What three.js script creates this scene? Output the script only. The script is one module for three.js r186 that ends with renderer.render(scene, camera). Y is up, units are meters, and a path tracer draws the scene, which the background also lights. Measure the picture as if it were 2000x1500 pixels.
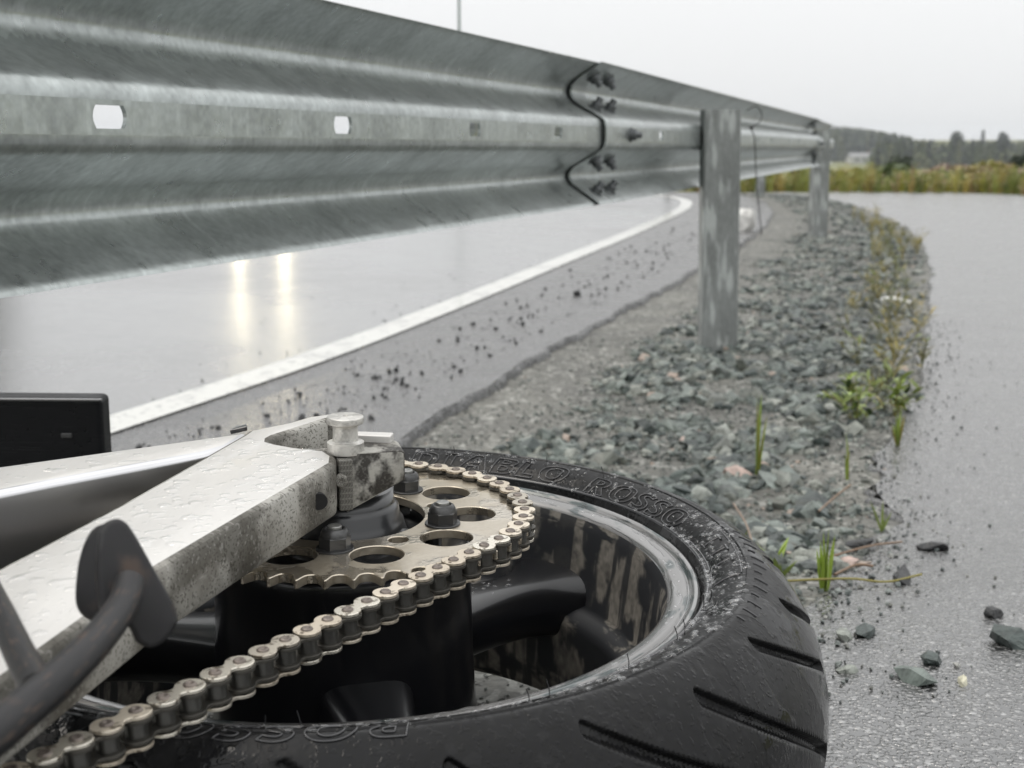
import * as THREE from 'three';
import { mergeGeometries, mergeVertices, toCreasedNormals } from 'three/addons/utils/BufferGeometryUtils.js';
import { RoundedBoxGeometry } from 'three/addons/geometries/RoundedBoxGeometry.js';
import { ConvexGeometry } from 'three/addons/geometries/ConvexGeometry.js';
import { FontLoader } from 'three/addons/loaders/FontLoader.js';

/* ---------- camera, sky, light, exposure ---------- */
const scene = new THREE.Scene();
const camera = new THREE.PerspectiveCamera(32.007, 4 / 3, 0.02, 6000);
camera.position.set(0, 0.57, 0);
camera.rotation.set(-0.17524, 0, 0);
camera.focus = 0.86;
camera.userData.fStop = 14;
camera.updateMatrixWorld();

const renderer = new THREE.WebGLRenderer({ antialias: true });
renderer.toneMapping = THREE.LinearToneMapping;
renderer.toneMappingExposure = 1.25;
renderer.shadowMap.enabled = true;

/* seeded random + tileable noise */
function rng(seed) { let s = seed >>> 0; return () => { s = (s + 0x6D2B79F5) | 0; let t = Math.imul(s ^ (s >>> 15), 1 | s); t = (t + Math.imul(t ^ (t >>> 7), 61 | t)) ^ t; return ((t ^ (t >>> 14)) >>> 0) / 4294967296; }; }
function hash(x, y, s) { let h = Math.imul(x, 374761393) ^ Math.imul(y, 668265263) ^ Math.imul(s, 1274126177); h = Math.imul(h ^ (h >>> 13), 1274126177); return ((h ^ (h >>> 16)) >>> 0) / 4294967296; }
function vnoise(x, y, px, py, s) {            // value noise, periodic in px, py cells
  const xi = Math.floor(x), yi = Math.floor(y), fx = x - xi, fy = y - yi;
  const u = fx * fx * (3 - 2 * fx), v = fy * fy * (3 - 2 * fy);
  const x0 = ((xi % px) + px) % px, y0 = ((yi % py) + py) % py, x1 = (x0 + 1) % px, y1 = (y0 + 1) % py;
  const a = hash(x0, y0, s), b = hash(x1, y0, s), c = hash(x0, y1, s), d = hash(x1, y1, s);
  return a + (b - a) * u + (c - a) * v + (a - b - c + d) * u * v;
}
function fbm(u, v, fx, fy, oct, s) {          // u, v in 0..1
  let t = 0, a = 0.5, n = 0;
  for (let i = 0; i < oct; i++) { t += a * vnoise(u * fx, v * fy, fx, fy, s + i * 17); n += a; a *= 0.5; fx *= 2; fy *= 2; }
  return t / n;
}
const clamp = (x, a = 0, b = 1) => Math.min(b, Math.max(a, x));
const sstep = (a, b, x) => { const t = clamp((x - a) / (b - a)); return t * t * (3 - 2 * t); };
const lerp = (a, b, t) => a + (b - a) * t;
const toS = (c) => { c = clamp(c); return 255 * (c <= 0.0031308 ? 12.92 * c : 1.055 * Math.pow(c, 1 / 2.4) - 0.055); };

/* overcast sky */
{
  const W = 512, Hh = 256, d = new Float32Array(W * Hh * 4);
  for (let j = 0; j < Hh; j++) for (let i = 0; i < W; i++) {
    const el = (j + 0.5) / Hh * Math.PI - Math.PI / 2, s = Math.sin(el), k = (j * W + i) * 4;
    const n = fbm(i / W, j / Hh, 6, 9, 5, 3) - 0.5, up = clamp(s, 0, 1);
    const l = s < 0 ? 0.70 : 0.675 * (1 + 1.35 * up) * (1 + 0.10 * n * (0.35 + up));
    d[k] = l * (0.992 - 0.02 * n); d[k + 1] = l * 0.999; d[k + 2] = l * (1.003 + 0.02 * n); d[k + 3] = 1;
  }
  const sky = new THREE.DataTexture(d, W, Hh, THREE.RGBAFormat, THREE.FloatType);
  sky.mapping = THREE.EquirectangularReflectionMapping; sky.magFilter = THREE.LinearFilter; sky.minFilter = THREE.LinearFilter; sky.needsUpdate = true;
  scene.background = sky; scene.environment = sky;
}
const sun = new THREE.DirectionalLight(0xfff6ea, 0.7);
sun.position.set(-5, 11, -4); sun.target.position.set(0, 0, -3);
sun.castShadow = true; sun.shadow.radius = 40; sun.shadow.mapSize.set(2048, 2048);
Object.assign(sun.shadow.camera, { left: -12, right: 12, top: 12, bottom: -12, near: 0.5, far: 60 });
scene.add(sun, sun.target);
scene.fog = new THREE.FogExp2(0xe4e9ee, 0.00032);

/* ---------- helpers ---------- */
const taken = {};
function numbered(n) { const k = taken[n] = (taken[n] ?? -1) + 1; return k ? `${n}_${String(k).padStart(3, '0')}` : n; }
function mesh(name, geo, mat, parent) {
  const m = new THREE.Mesh(Array.isArray(geo) ? merge(geo) : geo, mat);
  m.castShadow = m.receiveShadow = true; m.name = parent && parent !== scene ? name : numbered(name); (parent ?? scene).add(m); return m;
}
function group(name, parent) { const g = new THREE.Group(); g.name = parent ? name : numbered(name); (parent ?? scene).add(g); return g; }
function tag(o, label, category, grp) { o.userData.label = label; o.userData.category = category; if (grp) o.userData.group = grp; return o; }
function structure(o) { o.userData.kind = 'structure'; return o; }
function stuff(o) { o.userData.kind = 'stuff'; return o; }
function merge(list) {
  const idx = list.some((g) => !g.index);
  return mergeGeometries(list.map((g) => { const q = idx && g.index ? g.toNonIndexed() : g; for (const k of Object.keys(q.attributes)) if (!['position', 'normal', 'uv'].includes(k)) q.deleteAttribute(k); return q; }), false);
}
const V = (x, y, z) => new THREE.Vector3(x, y, z);
function at(geo, x = 0, y = 0, z = 0, rx = 0, ry = 0, rz = 0) { return geo.applyMatrix4(new THREE.Matrix4().compose(V(x, y, z), new THREE.Quaternion().setFromEuler(new THREE.Euler(rx, ry, rz, 'YXZ')), V(1, 1, 1))); }
function texture(size, fn, srgb, h = size) {
  const d = new Uint8Array(size * h * 4);
  for (let j = 0; j < h; j++) for (let i = 0; i < size; i++) {
    const r = fn(i / size, j / h, i, j), k = (j * size + i) * 4;
    if (typeof r === 'number') { const q = clamp(r) * 255; d[k] = d[k + 1] = d[k + 2] = q; }
    else { d[k] = srgb ? toS(r[0]) : clamp(r[0]) * 255; d[k + 1] = srgb ? toS(r[1]) : clamp(r[1]) * 255; d[k + 2] = srgb ? toS(r[2]) : clamp(r[2]) * 255; }
    d[k + 3] = 255;
  }
  const t = new THREE.DataTexture(d, size, h, THREE.RGBAFormat);
  if (srgb) t.colorSpace = THREE.SRGBColorSpace;
  t.wrapS = t.wrapT = THREE.RepeatWrapping; t.magFilter = THREE.LinearFilter; t.minFilter = THREE.LinearMipmapLinearFilter; t.generateMipmaps = true; t.needsUpdate = true;
  return t;
}
function withRepeat(t, x, y = x) { const c = t.clone(); c.repeat.set(x, y); c.needsUpdate = true; return c; }
const lin = (r, g, b) => new THREE.Color().setRGB(r, g, b);
const std = (o) => new THREE.MeshStandardMaterial(o), phys = (o) => new THREE.MeshPhysicalMaterial(o);
const mixc = (a, b, t) => [lerp(a[0], b[0], t), lerp(a[1], b[1], t), lerp(a[2], b[2], t)];

/* ---------- terrain ---------- */
function nearHeight(x, z) {
  const rise = 0.112 * sstep(-2.15, -1.05, z);
  const d = Math.max(0, -15.2 - z);
  return rise - 0.004 * d * d / (1 + 0.02 * d) * sstep(-1, 3, x + 0 * z) * (d < 60 ? 1 : 1);
}
function height(x, z) {
  const D = Math.hypot(x, z);
  if (D < 30) return Math.max(-2.5, nearHeight(x, z));
  const a = Math.max(-2.5, nearHeight(x, z)), right = sstep(-0.1, 0.12, x / Math.max(1, -z));
  const far = right * (-9 * sstep(40, 380, D) + 15 * sstep(620, 1100, D));
  return lerp(a, far, sstep(30, 120, D));
}
/* flat curves on the ground: arrays of [x, z] */
const curve = (pts) => new THREE.CatmullRomCurve3(pts.map(([x, z]) => V(x, 0, z)), false, 'centripetal');
const cLine = curve([[-2.9, 2.5], [-1.75, -0.4], [-1.22, -1.6], [-0.835, -2.72], [-0.545, -3.62], [-0.19, -4.98], [0.26, -6.83], [0.91, -9.5], [1.68, -13.1], [1.86, -14.9], [1.6, -17.2], [0.2, -21.5], [-4.6, -30], [-14, -42], [-26, -54]]);
const cRoadEdge = curve([[-2.0, 2.5], [-1.0, -0.4], [-0.6, -1.5], [-0.25, -2.54], [-0.16, -2.9], [0.0, -3.41], [0.36, -4.66], [0.91, -6.5], [1.62, -9], [2.42, -12.6], [2.72, -15.2], [2.5, -18], [1.2, -22.4], [-3.6, -31], [-13, -43], [-25, -55]]);
const cPathEdge = curve([[-0.6, 2.5], [-0.3, 0], [0.16, -1.0], [0.385, -1.43], [0.48, -1.72], [0.60, -2.1], [0.79, -2.63], [0.99, -3.22], [1.51, -4.81], [2.21, -7.12], [2.77, -9.33], [3.13, -11.46], [3.46, -14.13], [3.5, -16.6], [3.1, -20], [1.6, -25], [-3.2, -33.5], [-12, -45], [-24, -57]]);
const cPathFar = curve([[3.4, 2.5], [3.6, 0], [3.75, -1.1], [3.82, -1.48], [3.9, -1.75], [4.05, -2.1], [4.2, -2.7], [4.4, -3.3], [4.8, -4.9], [5.4, -7.3], [5.9, -9.5], [6.15, -11.6], [6.2, -14.3], [6.1, -17], [5.6, -20.6], [4, -26], [-1, -34.8], [-10, -46.8], [-22, -59]]);
const cRoadFar = curve([[-9, 2.5], [-8.3, -0.4], [-8, -1.6], [-7.6, -2.72], [-7.3, -3.6], [-7, -5], [-6.6, -6.9], [-6, -9.6], [-5.6, -13], [-5.8, -15], [-6.3, -17], [-7.6, -20.5], [-11.5, -27], [-19.5, -37.5], [-31, -49.5]]);
function xOf(c) {                              // a curve that only runs forward, as x at a given z
  const p = c.getPoints(1500), zs = p.map((q) => q.z);
  return (z) => { let lo = 0, hi = zs.length - 1; if (z >= zs[0]) return p[0].x; if (z <= zs[hi]) return p[hi].x; while (hi - lo > 1) { const m = (lo + hi) >> 1; zs[m] > z ? lo = m : hi = m; } return lerp(p[lo].x, p[hi].x, (z - zs[lo]) / (zs[hi] - zs[lo])); };
}
const xLine = xOf(cLine), xRoadEdge0 = xOf(cRoadEdge), xPathEdge0 = xOf(cPathEdge), xPathFar = xOf(cPathFar), xRoadFar = xOf(cRoadFar);
const ragged = (z, s, a) => a * (vnoise(z * 3.1, s, 9999, 99, 51) - 0.5) + 0.55 * a * (vnoise(z * 11, s + 2, 9999, 99, 52) - 0.5) + 0.35 * a * (vnoise(z * 34, s + 4, 9999, 99, 53) - 0.5);
const xRoadEdge = (z) => xRoadEdge0(z) + ragged(z, 1, 0.035), xPathEdge = (z) => xPathEdge0(z) + ragged(z, 7, 0.07 * (1 - 0.6 * sstep(-2.2, -3.4, z)));
function strip(xa, xb, m, lift, { step = 0.05, grow = 0.03, relief = null, to = -42 } = {}) {
  const zs = []; for (let z = 2.2; z > to; z -= step + grow * Math.max(0, -z - 1.5) * 0.25) zs.push(z);
  const pos = [], uv = [], idx = [];
  for (const z of zs) for (let j = 0; j <= m; j++) {
    const q = j / m, x = lerp(xa(z), xb(z), q);
    pos.push(x, height(x, z) + lift + (relief ? relief(x, z, q) : 0), z); uv.push(x, -z);
  }
  for (let i = 0; i < zs.length - 1; i++) for (let j = 0; j < m; j++) { const a = i * (m + 1) + j, b = a + 1, c = a + m + 1, d = c + 1; idx.push(a, b, d, a, d, c); }
  const g = new THREE.BufferGeometry();
  g.setAttribute('position', new THREE.Float32BufferAttribute(pos, 3)); g.setAttribute('uv', new THREE.Float32BufferAttribute(uv, 2)); g.setIndex(idx); g.computeVertexNormals();
  if (g.attributes.normal.getY(0) < 0) { const ix = g.index.array; for (let k = 0; k < ix.length; k += 3) { const t = ix[k]; ix[k] = ix[k + 1]; ix[k + 1] = t; } g.computeVertexNormals(); }
  return g;
}

/* ---------- ground materials ---------- */
function aggregate(size, count, rmin, rmax, seed) {          // tileable field of little domes: height and id of the stone
  const h = new Float32Array(size * size), id = new Float32Array(size * size), r = rng(seed);
  for (let k = 0; k < count; k++) {
    const cx = r() * size, cy = r() * size, R = lerp(rmin, rmax, r() * r()), e = lerp(0.65, 1, r()), an = r() * Math.PI, ca = Math.cos(an), sa = Math.sin(an), top = lerp(0.55, 1, r()), tone = r();
    const q = Math.ceil(R / e);
    for (let y = -q; y <= q; y++) for (let x = -q; x <= q; x++) {
      const u = (x * ca + y * sa) / R, v = (-x * sa + y * ca) / (R * e), d = u * u + v * v;
      if (d < 1) { const hh = top * (1 - 0.8 * d), i = ((Math.floor(cy + y) % size) + size) % size * size + ((Math.floor(cx + x) % size) + size) % size; if (hh > h[i]) { h[i] = hh; id[i] = tone; } }
    }
  }
  return { h, id };
}
const A1 = aggregate(1024, 26000, 2.4, 6.5, 11);
const asphaltBump = texture(1024, (u, v, i, j) => 0.62 * A1.h[j * 1024 + i] + 0.2 * fbm(u, v, 90, 90, 3, 6) + 0.18 * fbm(u, v, 7, 7, 4, 5));
const asphaltMap = texture(1024, (u, v, i, j) => {
  const k = j * 1024 + i, t = A1.h[k] > 0.15 ? 0.02 + 0.15 * Math.pow(A1.id[k], 3.5) : 0.012, n = 0.75 + 0.5 * fbm(u, v, 5, 5, 4, 8);
  return [t * n * 1.6, t * n * 1.6, t * n * 1.58];
}, true);
const asphaltRough = texture(1024, (u, v, i, j) => { const k = j * 1024 + i; const q = 0.24 + 0.20 * sstep(0.25, 0.8, A1.h[k]) + 0.2 * (fbm(u, v, 6, 6, 4, 21) - 0.5); return [q, q, q]; });
for (const t of [asphaltMap, asphaltBump, asphaltRough]) t.repeat.set(1.6, 1.6);
const pathMat = phys({ map: asphaltMap, bumpMap: asphaltBump, bumpScale: 0.0030, roughnessMap: asphaltRough, roughness: 1, ior: 2.33, clearcoat: 0.3, clearcoatRoughness: 0.4 });
const roadRough = texture(512, (u, v) => { const q = 0.20 + 0.24 * sstep(0.3, 0.75, fbm(u, v, 5, 3, 5, 41)) + 0.05 * fbm(u, v, 60, 60, 2, 42); return [q, q, q]; });
const roadMat = phys({ map: asphaltMap, bumpMap: asphaltBump, bumpScale: 0.0022, roughnessMap: withRepeat(roadRough, 0.23), roughness: 1, ior: 2.2, clearcoat: 0.7, clearcoatRoughness: 0.2 });
const shoulderMat = phys({ map: asphaltMap, bumpMap: asphaltBump, bumpScale: 0.0045, roughnessMap: asphaltRough, roughness: 1.1, ior: 2.1 });
const paintMap = texture(512, (u, v) => { const w = fbm(u, v, 8, 8, 5, 61), s = sstep(0.62, 0.72, fbm(u, v, 60, 60, 3, 62)); return mixc([0.52, 0.515, 0.48], [0.26, 0.26, 0.25], clamp(s * 0.8 + 0.5 * sstep(0.6, 0.8, w))); }, true);
const lineMat = phys({ map: paintMap, bumpMap: asphaltBump, bumpScale: 0.0003, roughness: 0.4, clearcoat: 0.6, clearcoatRoughness: 0.1 });
const soilBump = texture(1024, (u, v) => 0.6 * fbm(u, v, 24, 24, 6, 71) + 0.4 * sstep(0.55, 0.75, fbm(u, v, 90, 90, 3, 72)));
const soilMap = texture(1024, (u, v) => {
  const a = fbm(u, v, 5, 5, 5, 73), b = fbm(u, v, 110, 110, 3, 74), c = sstep(0.62, 0.7, fbm(u, v, 70, 70, 2, 75));
  return mixc(mixc([0.07, 0.069, 0.06], [0.155, 0.152, 0.13], clamp(a * 1.5 - 0.25)), c > 0.5 ? [0.36, 0.36, 0.33] : [0.075, 0.077, 0.072], clamp(Math.abs(b - 0.5) * 1.5 + c * 0.35));
}, true);
const soilMat = std({ map: soilMap, bumpMap: soilBump, bumpScale: 0.012, roughness: 0.6 });
const grassGroundMap = texture(512, (u, v) => mixc([0.10, 0.12, 0.045], [0.22, 0.21, 0.09], fbm(u, v, 9, 9, 6, 81)), true);
const grassGround = std({ map: withRepeat(grassGroundMap, 0.12), roughness: 0.95 });

/* one base sheet out to the horizon */
{
  const rings = [0], A = 160; let r = 0.4; while (r < 1700) { rings.push(r); r *= 1.09; }
  const pos = [], uv = [], idx = [];
  rings.forEach((q) => { for (let a = 0; a <= A; a++) { const t = a / A * Math.PI * 2, x = Math.sin(t) * q, z = Math.cos(t) * q - 2; pos.push(x, height(x, z) - 0.06 - 0.02 * sstep(0, 8, q), z); uv.push(x, z); } });
  for (let i = 0; i < rings.length - 1; i++) for (let a = 0; a < A; a++) { const p = i * (A + 1) + a; idx.push(p, p + A + 1, p + 1, p + 1, p + A + 1, p + A + 2); }
  const g = new THREE.BufferGeometry(); g.setAttribute('position', new THREE.Float32BufferAttribute(pos, 3)); g.setAttribute('uv', new THREE.Float32BufferAttribute(uv, 2)); g.setIndex(idx); g.computeVertexNormals();
  const m = structure(mesh('ground', g, grassGround)); m.userData.label = 'grassy ground running out to the horizon'; m.userData.category = 'ground';
}
const road = structure(mesh('road', strip(xRoadFar, (z) => xLine(z) + 0.03, 40, 0), roadMat)); tag(road, 'wet grey asphalt road beyond the steel guardrail', 'road');
const path = structure(mesh('cycle_path', strip(xPathEdge, xPathFar, 30, 0), pathMat)); tag(path, 'wet asphalt footpath curving along the gravel strip', 'path');
function edgeSkirt(fx, side) {                                 // the broken outer face of an asphalt layer
  const pos = [], uv = [], idx = [], zs = []; for (let z = 2.1; z > -24; z -= 0.014 + 0.004 * Math.max(0, -z - 2)) zs.push(z);
  zs.forEach((z) => { const x = fx(z), h = height(x, z), s = 0.004 + 0.012 * vnoise(z * 40, 3, 9999, 9, 4); pos.push(x, h - 0.0005, z, x + side * s, h - 0.006, z, x + side * (s + 0.008), h - 0.04, z); for (let k = 0; k < 3; k++) uv.push(x + k * 0.012, -z); });
  for (let i = 0; i < zs.length - 1; i++) for (let k = 0; k < 2; k++) { const a = i * 3 + k; side > 0 ? idx.push(a, a + 1, a + 4, a, a + 4, a + 3) : idx.push(a, a + 4, a + 1, a, a + 3, a + 4); }
  const g = new THREE.BufferGeometry(); g.setAttribute('position', new THREE.Float32BufferAttribute(pos, 3)); g.setAttribute('uv', new THREE.Float32BufferAttribute(uv, 2)); g.setIndex(idx); g.computeVertexNormals(); return g;
}
mesh('shoulder', strip((z) => xLine(z) + 0.03, xRoadEdge, 10, 0), shoulderMat, road).userData.label = 'rough damp road shoulder';
mesh('asphalt_edge', edgeSkirt(xRoadEdge, 1), shoulderMat, road);
mesh('asphalt_edge', edgeSkirt(xPathEdge, -1), pathMat, path);
mesh('edge_line', strip((z) => xLine(z) - 0.058, (z) => xLine(z) + 0.058, 2, 0.004, { to: -24 }), lineMat, road).userData.label = 'white painted edge line';
const vergeRelief = (x, z) => 0.014 * (fbm((x + 50) / 100, (z + 80) / 100, 160, 160, 3, 9) - 0.4) + 0.006 * (vnoise(x * 22, z * 22, 9999, 9999, 7) - 0.5);
const vergeLift = (x, z) => lerp(-0.020, -0.007, sstep(0.55, 0.95, (x - xRoadEdge0(z)) / Math.max(0.2, xPathEdge0(z) - xRoadEdge0(z))));
const vergeY = (x, z) => height(x, z) + vergeLift(x, z) + vergeRelief(x, z);
const verge = structure(mesh('gravel_verge', strip((z) => xRoadEdge(z) - 0.02, (z) => xPathEdge(z) + 0.02, 90, 0, { step: 0.016, relief: (x, z) => vergeLift(x, z) + vergeRelief(x, z) - 0.03 * sstep(0.004, -0.012, x - xRoadEdge(z)) - 0.03 * sstep(-0.006, 0.012, x - xPathEdge(z)), to: -30 }), soilMat));
tag(verge, 'strip of grey crushed stone between road and footpath', 'gravel');
/* ---------- crushed stone ---------- */
function stoneGeo(seed, flat = 0.6, n = 14) {                   // an angular chip: the hull of a few random points
  const r = rng(seed), pts = [], lx = 0.75 + 0.5 * r(), lz = 0.6 + 0.4 * r();
  for (let k = 0; k < n; k++) { const v = V(r() - 0.5, r() - 0.5, r() - 0.5).normalize().multiplyScalar(0.8 + 0.35 * r()); pts.push(V(v.x * lx, v.y * flat, v.z * lz)); }
  const q = new ConvexGeometry(pts), p = q.attributes.position;
  const uv = new Float32Array(p.count * 2); for (let i = 0; i < p.count; i++) { uv[2 * i] = p.getX(i) * 0.4 + seed * 0.13; uv[2 * i + 1] = p.getZ(i) * 0.4 + p.getY(i) * 0.4; }
  q.setAttribute('uv', new THREE.BufferAttribute(uv, 2)); return q;
}
const stoneGeos = Array.from({ length: 9 }, (_, k) => stoneGeo(100 + k, 0.5 + 0.08 * (k % 5), 13 + k)), smallGeos = Array.from({ length: 4 }, (_, k) => stoneGeo(150 + k, 0.6 + 0.1 * k, 9 + k));
const stoneMap = texture(256, (u, v) => { const a = fbm(u, v, 6, 6, 5, 91), b = fbm(u, v, 50, 50, 2, 92); const t = 0.40 + 0.85 * a + 0.4 * (b - 0.5); return [t, t, t]; }, true);
const stoneBump = texture(256, (u, v) => fbm(u, v, 10, 10, 5, 93));
const stoneTones = [[0.135, 0.155, 0.148], [0.20, 0.222, 0.21], [0.08, 0.096, 0.094], [0.25, 0.27, 0.255], [0.175, 0.178, 0.16], [0.36, 0.36, 0.335], [0.065, 0.075, 0.073], [0.125, 0.135, 0.127]];
const stoneMats = stoneTones.map(([r, g, b], k) => std({ color: lin(r * 0.76, g * 0.81, b * 0.775), map: stoneMap, bumpMap: stoneBump, bumpScale: 0.002, roughness: 0.36 + 0.05 * (k % 3) }));
const pinkStone = std({ color: lin(0.48, 0.36, 0.31), map: stoneMap, roughness: 0.5 }), darkChip = std({ color: lin(0.022, 0.023, 0.024), map: stoneMap, bumpMap: stoneBump, bumpScale: 0.003, roughness: 0.42 });
{
  const r = rng(77), list = [];
  const share = (x, z, q) => {                                  // how thickly the stones lie: sandy by the road, coarse in the middle, thin by the path
    const w = xPathEdge(z) - xRoadEdge(z), a = (x - xRoadEdge(z));
    return clamp(sstep(0.05, 0.45, a / Math.max(w, 0.3)) * 1.1, 0.14, 1) * (0.45 + 0.55 * sstep(1.0, 0.78, q)) * (0.26 + 1.0 * sstep(0.22, 0.8, 0.6 * vnoise(x * 7.3, z * 5.4, 9999, 9999, 31) + 0.4 * vnoise(x * 19, z * 15, 9999, 9999, 32)));
  };
  while (list.length < 47000) {
    const k = r(), z = k < 0.55 ? -0.9 - 3.2 * r() : k < 0.85 ? -4 - 5 * r() : -9 - 8 * r();
    const q = r(), x = lerp(xRoadEdge(z) + 0.02, xPathEdge(z) + 0.015, q);
    if (r() > share(x, z, q)) continue;
    const big = Math.pow(r(), 5.6), coarse = share(x, z, q), s = lerp(0.0020, 0.0085, r() * r()) + 0.025 * big * sstep(0.25, 0.75, coarse);
    const near = Math.hypot(x + 0.1, z + 0.85) < 0.34; if (near && s > 0.012) continue;
    list.push({ x, z, s, d: Math.hypot(x, z), tone: r(), rx: (r() - 0.5) * 1.7, ry: r() * 6.283, rz: (r() - 0.5) * 1.7, e: 0.75 + 0.5 * r() });
  }
  const onScreen = (o) => Math.abs(o.x / -o.z) < 0.40 && !(o.x < -0.05 + 0.12 * (-o.z - 1.1) && o.z > -1.9);
  list.sort((a, b) => (onScreen(b) ? b.s / b.d : 0) - (onScreen(a) ? a.s / a.d : 0));
  const toneOf = (t) => stoneTones[Math.floor(t * t * 0.999 * 0 + t * 7.999)];
  list.slice(0, 300).forEach((o, i) => {
    const m = mesh(i ? `stone_${String(i).padStart(3, '0')}` : 'stone', stoneGeos[i % 9], o.tone > 0.985 ? pinkStone : stoneMats[Math.floor(o.tone * 7.999)], verge);
    m.position.set(o.x, vergeY(o.x, o.z) + o.s * 0.02, o.z); m.rotation.set(o.rx * 0.6, o.ry, o.rz * 0.6); m.scale.set(o.s * o.e, o.s, o.s);
  });
  const inst = (geo, sub, mat) => {
    const im = new THREE.InstancedMesh(geo, mat, sub.length), d = new THREE.Object3D(), c = new THREE.Color();
    sub.forEach((o, i) => { d.position.set(o.x, vergeY(o.x, o.z) + o.s * 0.06, o.z); d.rotation.set(o.rx, o.ry, o.rz); d.scale.set(o.s * o.e, o.s, o.s); d.updateMatrix(); im.setMatrixAt(i, d.matrix); const t = o.tone > 0.985 ? [0.5, 0.38, 0.33] : toneOf(o.tone); im.setColorAt(i, c.setRGB(t[0] * 0.78, t[1] * 0.82, t[2] * 0.775)); });
    im.name = 'stone_bed'; im.castShadow = im.receiveShadow = true; stuff(im); verge.add(im);
  };
  const plain = std({ color: 0xffffff, map: stoneMap, bumpMap: stoneBump, bumpScale: 0.002, roughness: 0.42 }), rest = list.slice(300);
  for (let k = 0; k < 6; k++) inst(stoneGeos[k], rest.filter((o, i) => o.s >= 0.009 && i % 6 === k), plain);
  for (let k = 0; k < 4; k++) inst(smallGeos[k], rest.filter((o, i) => o.s < 0.009 && i % 4 === k), plain);

  // grit strewn over the shoulder of the road and the near edge of the footpath
  const grit = [];
  for (let k = 0; k < 900; k++) { const z = -2.2 - 8 * Math.pow(r(), 1.4), a = xLine(z) + 0.07, b = xRoadEdge(z), q = Math.pow(r(), 0.8); grit.push({ x: lerp(a, b - 0.02, clamp(0.15 + 0.65 * q + 0.15 * (r() - 0.5))), z, s: 0.0018 + 0.010 * Math.pow(r(), 6) + 0.002 * r() }); }
  for (let k = 0; k < 60; k++) { const z = -2.4 - 6 * r(); grit.push({ x: xLine(z) - 0.06 - 0.6 * r() * r(), z, s: 0.002 + 0.003 * r() }); }
  grit.sort((a, b) => b.s / -b.z - a.s / -a.z);
  grit.slice(0, 70).forEach((o, i) => { const m = mesh(i ? `pebble_${String(i).padStart(3, '0')}` : 'pebble', smallGeos[i % 4], darkChip, road); m.position.set(o.x, height(o.x, o.z) + o.s * 0.3, o.z); m.rotation.set(r(), r() * 6, r()); m.scale.setScalar(o.s); });
  const gi = new THREE.InstancedMesh(smallGeos[1], darkChip, grit.length - 70), d = new THREE.Object3D();
  grit.slice(70).forEach((o, i) => { d.position.set(o.x, height(o.x, o.z) + o.s * 0.3, o.z); d.rotation.set(r(), r() * 6, r()); d.scale.setScalar(o.s); d.updateMatrix(); gi.setMatrixAt(i, d.matrix); });
  gi.name = 'grit'; stuff(gi); road.add(gi);
  const pg = [];
  for (let k = 0; k < 900; k++) { const z = -1.05 - 3.4 * Math.pow(r(), 1.3), off = r() * r() * (0.10 + 0.35 * r() * r()); pg.push({ x: xPathEdge(z) + off + 0.005, z, s: 0.0014 + 0.0028 * r() * r() + 0.005 * Math.pow(r(), 9) }); }
  const pi = new THREE.InstancedMesh(smallGeos[2], plain, pg.length), c = new THREE.Color();
  pg.forEach((o, i) => { d.position.set(o.x, height(o.x, o.z) + o.s * 0.25, o.z); d.rotation.set(r(), r() * 6, r()); d.scale.setScalar(o.s); d.updateMatrix(); pi.setMatrixAt(i, d.matrix); const t = stoneTones[Math.floor(r() * 7.99)]; pi.setColorAt(i, c.setRGB(...t)); });
  pi.name = 'grit'; stuff(pi); path.add(pi);
}
/* loose stones and chips lying on the footpath, each a thing */
const loose = [
  [0.564, -1.733, 0.02, 0.5, 0, 'dark', 'flat black asphalt chip with upturned corner on the footpath'],
  [0.454, -1.497, 0.02, 0.7, 1, 'dark', 'dark angular stone beside the fallen grass stem'],
  [0.47, -1.204, 0.0155, 0.9, 2, 'grey', 'dark grey angular stone on the open footpath'],
  [0.492, -1.307, 0.0095, 0.9, 3, 'dark', 'small pointed black chip behind the dark grey stone on the path'],
  [0.35, -1.111, 0.0215, 0.42, 4, 'green', 'large flat greenish stone on the footpath beside the tyre'],
  [0.298, -1.128, 0.0095, 0.5, 5, 'pale', 'pale flat pebble between the tyre and the flat greenish stone'],
  [0.391, -1.099, 0.0075, 0.6, 6, 'cream', 'small cream pebble on the path past the flat greenish stone'],
  [0.381, -1.151, 0.0125, 0.6, 7, 'grey', 'low dark grey stone behind the flat greenish stone'],
  [0.343, -1.238, 0.0105, 0.7, 8, 'grey', 'rounded grey pebble at the footpath edge near the tyre'],
  [0.318, -1.225, 0.012, 0.7, 2, 'pale', 'light grey pebble against the tyre side of the path'],
  [0.479, -1.776, 0.016, 0.5, 0, 'dark', 'dark stone half sunk in the footpath edge'],
];
const looseMat = { dark: darkChip, grey: stoneMats[2], green: stoneMats[1], pale: stoneMats[5], cream: std({ color: lin(0.52, 0.50, 0.38), map: stoneMap, roughness: 0.5 }) };
loose.forEach(([x, z, s, f, k, m, label], i) => { const o = mesh('loose_stone', stoneGeo(300 + i, f, 18), looseMat[m]); o.position.set(x, height(x, z) + s * f * 0.35, z); o.rotation.set(0.1 * (k - 4) * 0.4, k * 1.3, 0.12); o.scale.set(s * 1.25, s, s); tag(o, label, 'stone', 'loose stones on the footpath'); });
{ const o = mesh('loose_stone', stoneGeo(340, 0.8, 16), darkChip); o.position.set(0.255, height(0.255, -5.18) + 0.008, -5.18); o.scale.setScalar(0.02); tag(o, 'black stone lying alone on the road shoulder by the white line', 'stone'); }
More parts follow.
